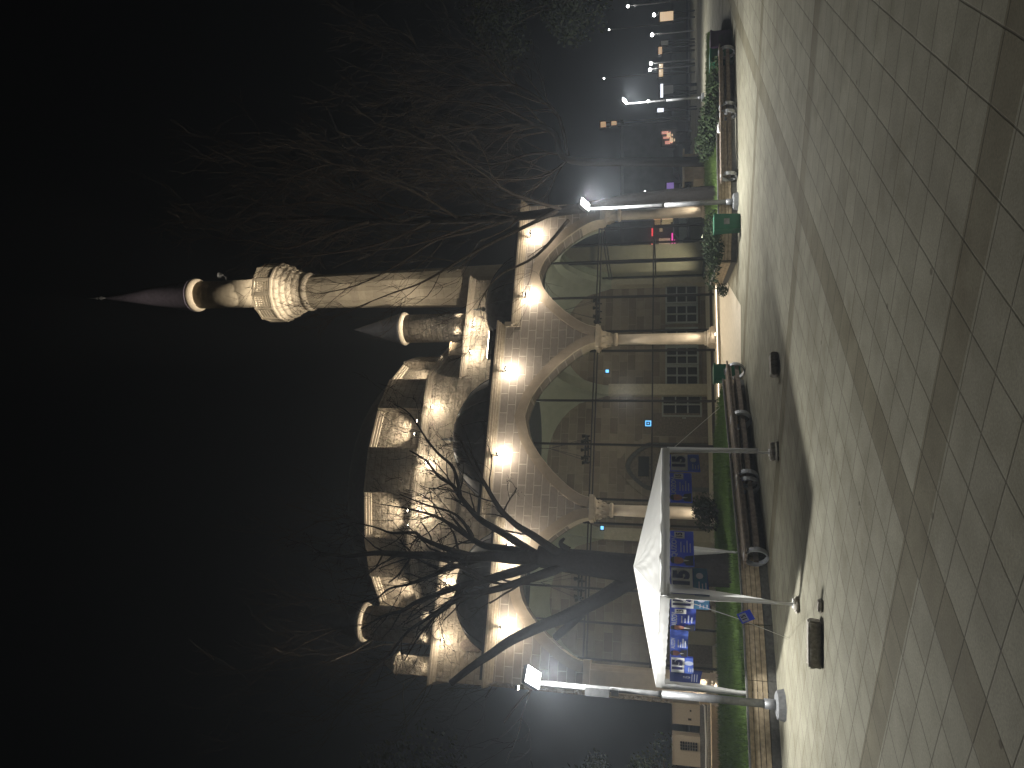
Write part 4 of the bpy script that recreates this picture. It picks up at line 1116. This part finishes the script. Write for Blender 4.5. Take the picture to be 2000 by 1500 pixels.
LIMBS = [([(1070, 1086, 0), (1010, 1090, 0), (960, 1086, .1), (900, 1089, .2), (850, 1085, .2), (790, 1083, .1), (735, 1080, 0), (680, 1086, -.1), (620, 1080, -.2)], .20, .035),
 ([(1105, 1090, 0), (1080, 1073, -.2), (1040, 1045, -.5), (1008, 1025, -.7), (975, 992, -1), (945, 942, -1.3), (920, 900, -1.6), (900, 860, -1.8)], .13, .02),
 ([(1045, 1083, 0), (1020, 1066, .2), (979, 1039, .5), (936, 1013, .8), (900, 972, 1.1), (886, 950, 1.2), (872, 940, 1.3), (856, 930, 1.3), (832, 900, 1.4), (800, 880, 1.5)], .13, .018),
 ([(900, 972, 1.1), (886, 915, 1.0), (856, 886, .9), (832, 856, .8), (800, 808, .7), (770, 790, .6)], .06, .012),
 ([(1035, 1080, 0), (1000, 1074, .3), (948, 1066, .6), (924, 1054, .8), (888, 1030, 1.0), (864, 1015, 1.1), (838, 1004, 1.2), (790, 992, 1.3), (745, 985, 1.4)], .13, .012),
 ([(924, 1054, .8), (905, 1020, .6), (880, 1000, .5), (830, 985, .4), (780, 965, .4)], .06, .01),
 ([(1110, 1098, 0), (1085, 1112, -.2), (1056, 1123, -.3), (1020, 1135, -.4), (972, 1150, -.6), (912, 1164, -.8), (876, 1181, -.9), (828, 1212, -1.0), (794, 1236, -1.1), (760, 1280, -1.2)], .15, .02),
 ([(1050, 1096, 0), (1030, 1109, 0), (984, 1123, -.2), (948, 1133, -.3), (900, 1145, -.4), (864, 1157, -.5), (814, 1176, -.6), (785, 1193, -.7), (749, 1203, -.8), (705, 1228, -.9)], .16, .02),
 ([(960, 1088, .1), (930, 1094, .3), (900, 1103, .4), (864, 1116, .6), (816, 1135, .7), (794, 1142, .8), (760, 1150, .9), (735, 1168, 1.0), (690, 1180, 1.0)], .10, .012),
 ([(920, 1086, .1), (876, 1073, .3), (850, 1063, .4), (823, 1051, .5), (809, 1040, .6), (765, 1041, .7), (734, 1030, .7), (690, 1020, .7)], .10, .012),
 ([(864, 1116, .6), (830, 1098, .7), (800, 1090, .8), (740, 1110, .9)], .05, .012),
 ([(900, 1145, -.4), (880, 1180, -.2), (850, 1205, 0), (820, 1240, .1), (790, 1290, .2)], .07, .012),
 ([(948, 1133, -.3), (910, 1112, -.5), (880, 1100, -.6), (845, 1092, -.7)], .06, .012)]
tips = []; bc_ = MB(); lm = MB()
for pts, r0, r1 in LIMBS:
    out = limb(lm, [tp(*q) for q in pts], r0*.92, r1, 8)
    for k in range(int(len(out)*.5)):
        i = random.randint(int(len(out)*.3), len(out)-2)
        dv = (out[i+1]-out[i]).normalized(); ax = Matrix.Rotation(random.uniform(0, 6.3), 3, dv) @ dv.orthogonal().normalized()
        nd_ = (Matrix.Rotation(random.uniform(.35, .95), 3, ax) @ dv).normalized()
        frac = i/len(out)
        grow(bc_, out[i], nd_, random.uniform(.5, 1.1), (r0 + (r1-r0)*frac)*.28, 2, .6, .06, (1, 3), .62, .17, .0055, tips)
lm.build('limb', M['bark_dark'], ftree)
bc_.build('twig', M['bark_dark'], ftree, fix=False)
b = MB()
for q in tips:
    for k in range(random.choice((0, 0, 1, 1, 2, 3))): leaf_cloud(b, q, .12, .12, .12, 1, .026)
tag(b.build('dry_leaves', M['bark_dark'], ftree, fix=False), kind='stuff')

def bare_tree(loc, label, h, r, material='bark', limbs=6, depth=4, lean=(0, 0), spread=.55, seedv=1, ratio=.70, first=.30, kids=(2, 4), upw=.12, L0=None):
    random.seed(seedv)
    c = empty('bare_tree', loc, 0, label, 'tree', None)
    b = MB(); tr = []
    q = Vector((0, 0, -.1)); 
    pts = [q]
    for k in range(6):
        q = q + Vector((lean[0]*h*.1 + random.uniform(-.05, .05), lean[1]*h*.1 + random.uniform(-.05, .05), h*first/6*1.25)); pts.append(q.copy())
    limb(b, pts, r, r*.62, 10); b.build('trunk', M[material], c)
    b = MB()
    for k in range(limbs):
        i = random.randint(3, 6); t = 2*math.pi*k/limbs + random.uniform(-.4, .4); el = random.uniform(.5, 1.25)
        d = Vector((math.cos(t)*math.cos(el) + lean[0], math.sin(t)*math.cos(el) + lean[1], math.sin(el))).normalized()
        grow(b, pts[i], d, (L0 or h*.30)*random.uniform(.8, 1.2), r*.42, depth, spread, upw, kids, ratio, .13, .009)
    b.build('crown', M[material], c, fix=False)
    return c
def traced_tree(px_base, Y, label, trunk, r, limbs, material='bark', twig=(1.0, 1.9), dens=.9, depth=3, seedv=3):
    """tree whose main limbs have the photograph's courses, each spread in depth, with fine twigs growing from them"""
    random.seed(seedv)
    bw = at(px_base[0], px_base[1], Y); bw.z = 0
    c = empty('bare_tree', bw, 0, label, 'tree')
    P = lambda x, y, dy=0.0: at(x, y, Y + dy) - bw
    b = MB(); tr = limb(b, [Vector((0, 0, -.1))] + [P(*q) for q in trunk], r, .05, 10); b.build('trunk', M['bark_dark'], c)
    lm = MB(); tw = MB()
    todo = [(tr[len(tr)//3:], r*.5, .03)]
    for pts, r0, r1, *dn_ in limbs: todo.append((limb(lm, [P(*q) for q in pts], r0, r1, 7), r0, r1) + ((dn_[0],) if dn_ else ()))
    for out, r0, r1, *dn_ in todo:
        for k in range(int(len(out)*(dn_[0] if dn_ else dens))):
            i = random.randint(int(len(out)*.15), len(out)-2)
            dv = (out[i+1]-out[i]).normalized(); ax = Matrix.Rotation(random.uniform(0, 6.3), 3, dv) @ dv.orthogonal().normalized()
            n_ = (Matrix.Rotation(random.uniform(.3, .85), 3, ax) @ dv).normalized()
            grow(tw, out[i], n_, random.uniform(*twig), max(.012, (r0 + (r1-r0)*i/len(out))*.35), depth, .5, .10, (2, 3), .72, .12, .006)
    lm.build('limb', M['bark_mid'] if seedv == 9 else M[material], c); tw.build('twig', M[material], c, fix=False)
    return c
traced_tree((1395, 376), 21.4, 'tall brown bare tree with long fine branches beyond the right street lamp',
    [(1260, 386), (1150, 404), (1020, 422, .2), (880, 430, .4), (750, 433, .6), (640, 425, .7), (540, 430, .8)], .22,
    [([(1010, 424, .2), (930, 450, -.2), (850, 470, -.6), (780, 515, -1.0), (700, 556, -1.3), (620, 575, -1.5)], .06, .012, .35),
     ([(1090, 412), (1010, 450, -.6), (930, 490, -1.1), (860, 532, -1.5), (814, 556, -1.8), (765, 573, -2.0), (690, 603, -2.2)], .07, .010, .3),
     ([(1110, 430, -.2), (1048, 499, -.8), (979, 535, -1.2), (948, 571, -1.5), (931, 607, -1.7)], .06, .010, .25),
     ([(880, 430, .4), (800, 408, .6), (720, 388, .8), (634, 345, 1.0), (560, 310, 1.2), (497, 268, 1.4)], .07, .012),
     ([(760, 433, .6), (690, 402, 1.4), (600, 395, 1.8), (530, 405, 2.0), (470, 388, 2.2)], .06, .010),
     ([(720, 432, .6), (650, 455, .2), (560, 485, 0), (490, 470, -.2), (440, 470, -.3)], .06, .010, .5),
     ([(1030, 421, .2), (950, 398, .8), (900, 362, 1.4), (840, 332, 1.8), (740, 325, 2.2), (660, 290, 2.4)], .07, .010),
     ([(1100, 410), (1000, 378, -.5), (930, 330, -1), (860, 290, -1.3), (790, 262, -1.5)], .06, .010),
     ([(960, 426, .3), (880, 455, 1.2), (800, 480, 2.0), (700, 490, 2.5), (600, 495, 2.8)], .05, .010, .3),
     ([(840, 431, .4), (760, 470, -.5), (680, 490, -1), (600, 500, -1.4), (520, 505, -1.6)], .05, .010, .3),
     ([(900, 430, .4), (820, 380, -.6), (740, 350, -1.2), (650, 320, -1.6), (560, 350, -1.8)], .05, .010)], dens=1.1, seedv=5)
traced_tree((1372, 318), 28.0, 'wide dim bare tree between the two right street lamps',
    [(1250, 316), (1110, 312), (1084, 262), (1048, 245), (998, 243), (917, 247), (840, 235)], .20,
    [([(1110, 312), (1093, 232), (1061, 198), (998, 164), (940, 166), (900, 153), (841, 130), (782, 85), (733, 67)], .08, .012),
     ([(1100, 300), (1040, 300, .6), (960, 320, 1), (880, 300, 1.4), (800, 310, 1.6)], .07, .012),
     ([(998, 164), (950, 110, -.5), (900, 90, -.8), (830, 40, -1)], .05, .010),
     ([(1048, 245), (990, 215, -.6), (920, 200, -1), (850, 195, -1.3), (770, 170, -1.5)], .06, .010),
     ([(1110, 312), (1060, 345, -.6), (980, 350, -1), (900, 345, -1.2)], .06, .010)], twig=(1.3, 2.4), seedv=9)
bare_tree(Vector((22, 36, 0)), 'far dim bare tree near the upper edge of the dark street', 15, .22, limbs=7, depth=4, seedv=19, kids=(2, 3))

def leaf_tree(loc, label, h, rx, n, size, material='leaf_dark', seedv=1, trunk_r=.25, zc=.62, rzf=.36, clumps=14):
    random.seed(seedv)
    c = empty('leafy_tree', loc, 0, label, 'tree', None)
    b = MB(); limb(b, [(0, 0, -.1), (.1, .05, h*.2), (0, .1, h*.4), (.15, 0, h*.7)], trunk_r, trunk_r*.3, 8)
    cl = []
    for k in range(clumps):
        t = random.uniform(0, 6.28); rr = rx*math.sqrt(random.random())*.75; z = h*zc + random.uniform(-1, 1)*h*rzf*.8
        f = 1 - .5*abs(z - h*zc)/(h*rzf)
        cl.append(Vector((rr*f*math.cos(t), rr*f*math.sin(t), z)))
    for q in cl: limb(b, [(0, 0, h*.3), (q.x*.5, q.y*.5, h*.35 + (q.z-h*.35)*.6), q], trunk_r*.3, .02, 5)
    b.build('trunk', M['bark'], c)
    b = MB()
    for q in cl:
        s = rx*random.uniform(.28, .5)
        leaf_cloud(b, q, s, s, s*.75, n//clumps, size)
    b.build('crown', M[material], c, fix=False)
    return c
bare_tree(Vector((-10.5, 39, 0)), 'wide brown bare tree rising dimly behind the mosque dome and left turret', 25, .3, 'bark', 9, 5, seedv=31, kids=(2, 3), first=.42, spread=.6)
bare_tree(Vector((-14.5, 42, 0)), 'second dim bare tree behind the left corner of the mosque', 23, .28, 'bark', 8, 5, seedv=32, kids=(2, 3), first=.42, spread=.6)
leaf_tree(Vector((-20, 31, 0)), 'tall dark tree left of the mosque behind the lamp glow', 17, 5.5, 6000, .14, 'leaf_dark', 33, .3)
leaf_tree(Vector((-15.2, 27.5, 0)), 'small green tree lit behind the beige cooling units', 5.2, 1.9, 3600, .075, 'leaf', 35, .12)
leaf_tree(Vector((-22, 27, 0)), 'dark tree at the lower edge behind the low cream wall', 9, 3.2, 4200, .11, 'leaf_dark', 39, .2)
leaf_tree(Vector((22.5, 40, 0)), 'dark evergreen tree above the far street lamps', 15, 5.5, 7000, .15, 'leaf_dark', 41, .3, .65, .3)
leaf_tree(Vector((31, 47, 0)), 'small evergreen with lamps among its leaves at the far street', 11, 4.5, 4500, .15, 'leaf', 43, .25, .5, .4)
random.seed(77)

# ================================================================== STONE PIECES AROUND
c = empty('stepped_wall', Vector((10.5, 30.8, 0)), R(12), 'pale stepped stone wall beside the right street lamp trunk', 'wall')
c.location = G(1393, 325) + Vector((0, 0, 0)); c.location.y = 29.6; c.location.x = (750-328)/FPX*29.2
b = MB()
b.box((-.85, -.5, 0), (.95, .6, .35)); b.box((-.85, -.35, .353), (.45, .6, .8)); b.box((-.45, -.2, .803), (.35, .6, 1.15)); b.box((-.05, -.1, 1.153), (1.0, .6, .86+.3)) if False else None
b.box((.45, -.2, .353), (.85, .6, .62)); b.build('step_block', M['cream_wall'], c)
b = MB(); b.box((-.9, -.55, 1.153), (.40, .62, 1.22)); b.build('coping', M['smooth'], c)
b = MB(); b.box((-1.9, .1, 0), (-.86, .35, .30)); b.box((-1.9, .05, .303), (-.86, .4, .36)); b.build('side_wall', M['cream_wall'], c)

c = empty('low_wall', G(1419, 1440), R(14), 'low cream wall running left from the mosque corner', 'wall')
b = MB(); b.box((-4.2, 0, 0), (1.35, .3, .38)); b.box((-4.2, -.04, .383), (1.35, .34, .46)); b.box((-4.2, -.10, 0), (1.3, -.004, .1)); b.build('wall', M['cream_wall'], c)
b = MB(); b.box((.75, .9, 0), (1.35, 1.4, .72)); b.box((.72, .87, .723), (1.38, 1.43, .78)); b.build('pillar', M['cream_wall'], c)
c = empty('equipment_slab', at(1366, 1432, 26.8), R(14), 'brown slab with a pipe carrying the two cooling units', 'slab')
z0 = c.location.z; c.location.z = 0
b = MB(); b.box((-1.6, -.3, 0), (1.4, 1.2, z0-.28)); b.build('slab', M['concrete'], c)
b = MB(); b.box((-1.5, -.1, z0-.277), (1.3, -.02, z0-.02)); b.box((-1.5, .5, z0-.277), (1.3, .58, z0-.02)); b.build('stand', M['kerbstone'], c)
b = MB(); b.smooth = True; b.tube([(-1.55, -.35, z0-.05), (-1.3, -.36, z0-.2), (-.2, -.36, z0-.22), (1.0, -.36, z0-.18), (1.2, -.3, z0)], .03, 8); b.build('pipe', M['canvas_grey'], c)
for k, (x, w, lb) in enumerate(((-.62, 1.0, 'beige cooling unit with a large grille beside the other unit'), (.62, .72, 'plain beige cooling unit next to the mosque corner'))):
    p = c.location + Vector((x*math.cos(R(14)), x*math.sin(R(14)), z0-.018))
    e = empty('cooling_unit', p, R(14), lb, 'cooling unit', 'cooling units')
    b = MB(); b.box((-w/2, -.1, 0), (w/2, .6, .95)); b.box((-w/2-.01, -.11, .953), (w/2+.01, .61, .985)); b.build('casing', M['cabinet'], e)
    b = MB()
    for q in range(7):
        for r in range(3):
            if k == 0: b.box((w*.0+.03+r*.1, -.125, .1+q*.09), (w*.0+.11+r*.1, -.102, .17+q*.09))
    if k == 1: b.box((-.2, -.12, .3), (-.13, -.102, .42)); b.box((.1, -.12, .3), (.16, -.102, .36))
    b.build('grille' if k == 0 else 'vent', M['black'], e)

# ================================================================== FAR STREET
def far_lamp(px, py, Y, label, r=.10, power=60):
    p = at(px, py, Y)
    c = empty('distant_lamp', (p.x, p.y, 0), 0, label, 'street lamp', 'distant street lamps')
    b = MB(); b.tube([(0, 0, 0), (0, 0, p.z-.02)], .05, 6); b.build('pole', M['galv'], c)
    b = MB(); b.lathe([(0, p.z-r), (r, p.z), (r*.7, p.z+r*.7), (0, p.z+r)], 8); b.build('lamp_head', M['far_white'], c)
    point('distant_lamp_light', (0, 0, p.z-.25), power, (1, .97, .9), .1, c)
far_lamp(1278, 29, 52, 'bright distant lamp nearest the upper picture edge by the amber board', .13)
far_lamp(1227, 12, 48, 'lamp glowing among evergreen leaves at the far street', .10, 120)
far_lamp(1274, 68, 52, 'bright distant lamp between the pale board and the purple box', .13)
far_lamp(1272, 124, 50, 'bright distant lamp, first of a close pair above an amber board', .13)
far_lamp(1270, 136, 50, 'bright distant lamp, second of a close pair above an amber board', .13)
far_lamp(1266, 198, 54, 'distant lamp just behind the far street lamp pole', .12)
far_lamp(1260, 375, 54, 'small distant lamp beside the brown bare tree trunk', .10)
far_lamp(1190, 58, 80, 'tiny high distant lamp in the dark above the street', .10, 5)
far_lamp(1180, 153, 80, 'tiny high distant lamp above the close pair', .10, 5)
def far_box(px0, px1, py0, py1, Y, d, material, name, label, cat, frame=True, wall=None):
    a = at(px1, py1, Y); q = at(px0, py0, Y)                       # bottom left, top right
    c = empty(name, ((a.x+q.x)/2, Y, 0), 0, label, cat)
    w = abs(q.x-a.x)/2
    b = MB(); b.box((-w, 0, a.z), (w, d, q.z)); b.build('face', material, c)
    if frame:
        b = MB(); b.box((-w-.06, .02, max(.0, a.z)), (-w-.003, d+.1, q.z+.1)); b.box((w+.003, .02, max(0, a.z)), (w+.06, d+.1, q.z+.1)); b.box((-w-.06, .02, q.z+.003), (w+.06, d+.1, q.z+.1)); b.build('frame', M['black'], c)
    if a.z > .15:
        b = MB(); b.bar((-w*.7, d/2, 0), (-w*.7, d/2, a.z), .08); b.bar((w*.7, d/2, 0), (w*.7, d/2, a.z), .08); b.build('post', M['black'], c)
    return c
far_box(1289, 1315, 24, 39, 50, .2, M['shop_warm'], 'lit_board', 'amber lit board standing under the first distant lamp', 'board')
far_box(1287, 1295, 125, 149, 50, .2, M['shop_warm'], 'lit_board', 'narrow amber lit board under the close pair of lamps', 'board')
far_box(1286, 1293, 92, 105, 50, .2, M['sign_amber'], 'lit_board', 'small dim amber board between distant lamps', 'board')
far_box(1291, 1305, 80, 87, 50, .2, M['canvas_grey'], 'notice_board', 'small pale notice board between two distant lamps', 'board')
far_box(1290, 1295, 164, 190, 47, .2, M['sign_white'], 'lit_sign', 'long white lit sign behind the far street lamp pole', 'sign')
far_box(1297, 1315, 167, 182, 47, .3, M['canvas_grey'], 'kiosk', 'small pale kiosk under the long white lit sign', 'kiosk')
far_box(1284, 1296, 212, 218, 47, .2, M['sign_white'], 'lit_sign', 'small white lit sign beyond the far street lamp', 'sign')
far_box(1293, 1321, 254, 283, 56, .4, M['wall_dark'], 'shop_window', 'glowing shop window with red and amber goods', 'shop')
for k in range(5):
    p = at((1299, 1306, 1301, 1311, 1304)[k], 259+k*4.8, 55.9); hw_, hh_ = ((.10, .26), (.16, .15), (.08, .22), (.18, .12), (.12, .2))[k]; b = MB(); b.box((-hw_, 0, -hh_), (hw_, .03, hh_)); b.box((-hw_*.6, .0, -hh_-.16), (hw_*.5, .03, -hh_-.06)); o = b.build('poster', [M['shop_red'], M['shop_warm']][k % 2]); o.location = p; tag(o, ['small red lit poster on the upper side of the shop window', 'small amber lit poster next to the top red one', 'red lit poster at the middle of the shop window', 'amber lit poster just below the middle of the shop window', 'lowest red lit poster in the shop window'][k], 'poster', 'lit posters in the shop window')
far_box(1173, 1183, 238, 248, 60, .3, M['sign_amber'], 'lit_window', 'larger dim orange window glowing high in the dark', 'window')
far_box(1194, 1204, 237, 244, 60, .3, M['sign_amber'], 'lit_window', 'smaller dim orange window glowing under another', 'window')
far_box(1302, 1316, 357, 371, 58, .3, M['sign_purple'], 'lit_sign', 'purple lit sign glimpsed beside the brown tree trunk', 'sign')
# shops seen through the mosque's open corner
c = empty('shop_row', ((750-440)/FPX*62, 76.5, 0), 0, 'dark shop row with lit windows seen through the right arch', 'shop')
b = MB(); b.box((-10, 0, 0), (14, 6, 6.5)); b.box((-10.2, -.5, 6.5), (14.2, 6.2, 6.8)); b.build('wall', M['wall_dark'], c)
def shop_pane(px0, px1, py0, py1, m, nm):
    a = at(px1, py1, 76.4); q = at(px0, py0, 76.4)
    b = MB(); b.box((a.x, -.12, a.z), (q.x, -.003, q.z)); o = b.build(nm, m, c)
    for v in o.data.vertices: v.co.x -= c.location.x
for px0, px1, py0, py1, m, nm in ((1290, 1318, 418, 424, M['sign_white'], 'window'), (1293, 1314, 426, 433, M['shop_warm'], 'window'), (1292, 1310, 434, 440, M['shop_warm'], 'window'), (1277, 1290, 417, 440, M['sign_amber'], 'fascia'), (1287, 1309, 466, 480, M['shop_warm'], 'window'), (1288, 1294, 446, 452, M['shop_warm'], 'window')):
    shop_pane(px0, px1, py0, py1, m, nm)
def neon(pts, m, label, name='neon_sign', r=.08, Y=75.9):
    b = MB()
    for p, q in pts: b.tube([at(*p, Y), at(*q, Y)], r, 6)
    o = b.build(name, m); tag(o, label, 'sign')
neon([((1274, 446), (1274, 461)), ((1277, 449), (1277, 461))], M['sign_red'], 'red neon lettering bar above the shops')
neon([((1272, 477), (1280, 477)), ((1276, 473), (1276, 481))], M['sign_red'], 'red neon cross above the shops', r=.1)
neon([((1313, 455), (1313, 478)), ((1318, 455), (1318, 478))], M['sign_pink'], 'pair of pink neon tubes behind the right arch')
neon([((1314, 515), (1314, 530))], M['sign_white'], 'white neon tube behind the minaret pedestal')
# parked cars by the road
def car(loc, rz, label, paint):
    c = empty('parked_car', loc, rz, label, 'car', 'parked cars')
    b = MB()
    prof = [(-2.1, .35), (-2.12, .75), (-1.9, .88), (-1.15, .95), (-.65, 1.40), (.75, 1.42), (1.35, .98), (2.0, .85), (2.12, .6), (2.1, .35)]
    b.prism(prof, -.82, .82); b.build('body', paint, c)
    b = MB(); b.prism([(-.98, .97), (-.60, 1.33), (.70, 1.34), (1.15, .99)], -.835, -.822); b.prism([(-.98, .97), (-.60, 1.33), (.70, 1.34), (1.15, .99)], .822, .835); b.build('side_window', M['black'], c)
    for sx in (-1.3, 1.3):
        for sy in (-.8, .8):
            b = MB(); b.lathe([(.2, -.1), (.32, -.09), (.33, 0), (.32, .09), (.2, .1)], 16, M=Matrix.Translation((sx, sy, .33)) @ Matrix.Rotation(R(90), 4, 'X')); w = b.build('wheel', M['black'], c)
    for sy in (-.55, .55):
        b = MB(); b.box((-2.13, sy-.16, .62), (-2.09, sy+.16, .76)); b.build('headlight', M['canvas_grey'], c)
paint_w = plain('pale_car_paint', (.45, .46, .47), .3, var=.05); paint_d = plain('dark_car_paint', (.03, .032, .04), .3, var=.05)
car(Vector((12.6, 58.5, .0)), R(0), 'pale parked car at the kerb seen through the right arch', paint_w)
car(Vector((17.8, 58.5, .0)), R(0), 'dark parked car at the kerb ahead of the pale one', paint_d)
car(Vector((33.5, 58.5, .0)), R(180), 'pale parked car far off under the distant lamps', paint_w)
# ================================================================== haze volume added to imitate lens glow around the lamps
hm = bpy.data.materials.new('lamp_glow_haze'); hm.use_nodes = True; nt = hm.node_tree; nt.nodes.clear()
ho = nt.nodes.new('ShaderNodeOutputMaterial'); pv = nt.nodes.new('ShaderNodeVolumePrincipled')
pv.inputs['Color'].default_value = (.80, .89, 1, 1); pv.inputs['Density'].default_value = HAZE; pv.inputs['Anisotropy'].default_value = .6
nt.links.new(pv.outputs[0], ho.inputs['Volume'])
b = MB(); b.box((-320, -60, -1), (320, 640, 60)); tag(b.build('haze', hm), 'thin haze added for a lens-like glow around the lamps', kind='stuff')
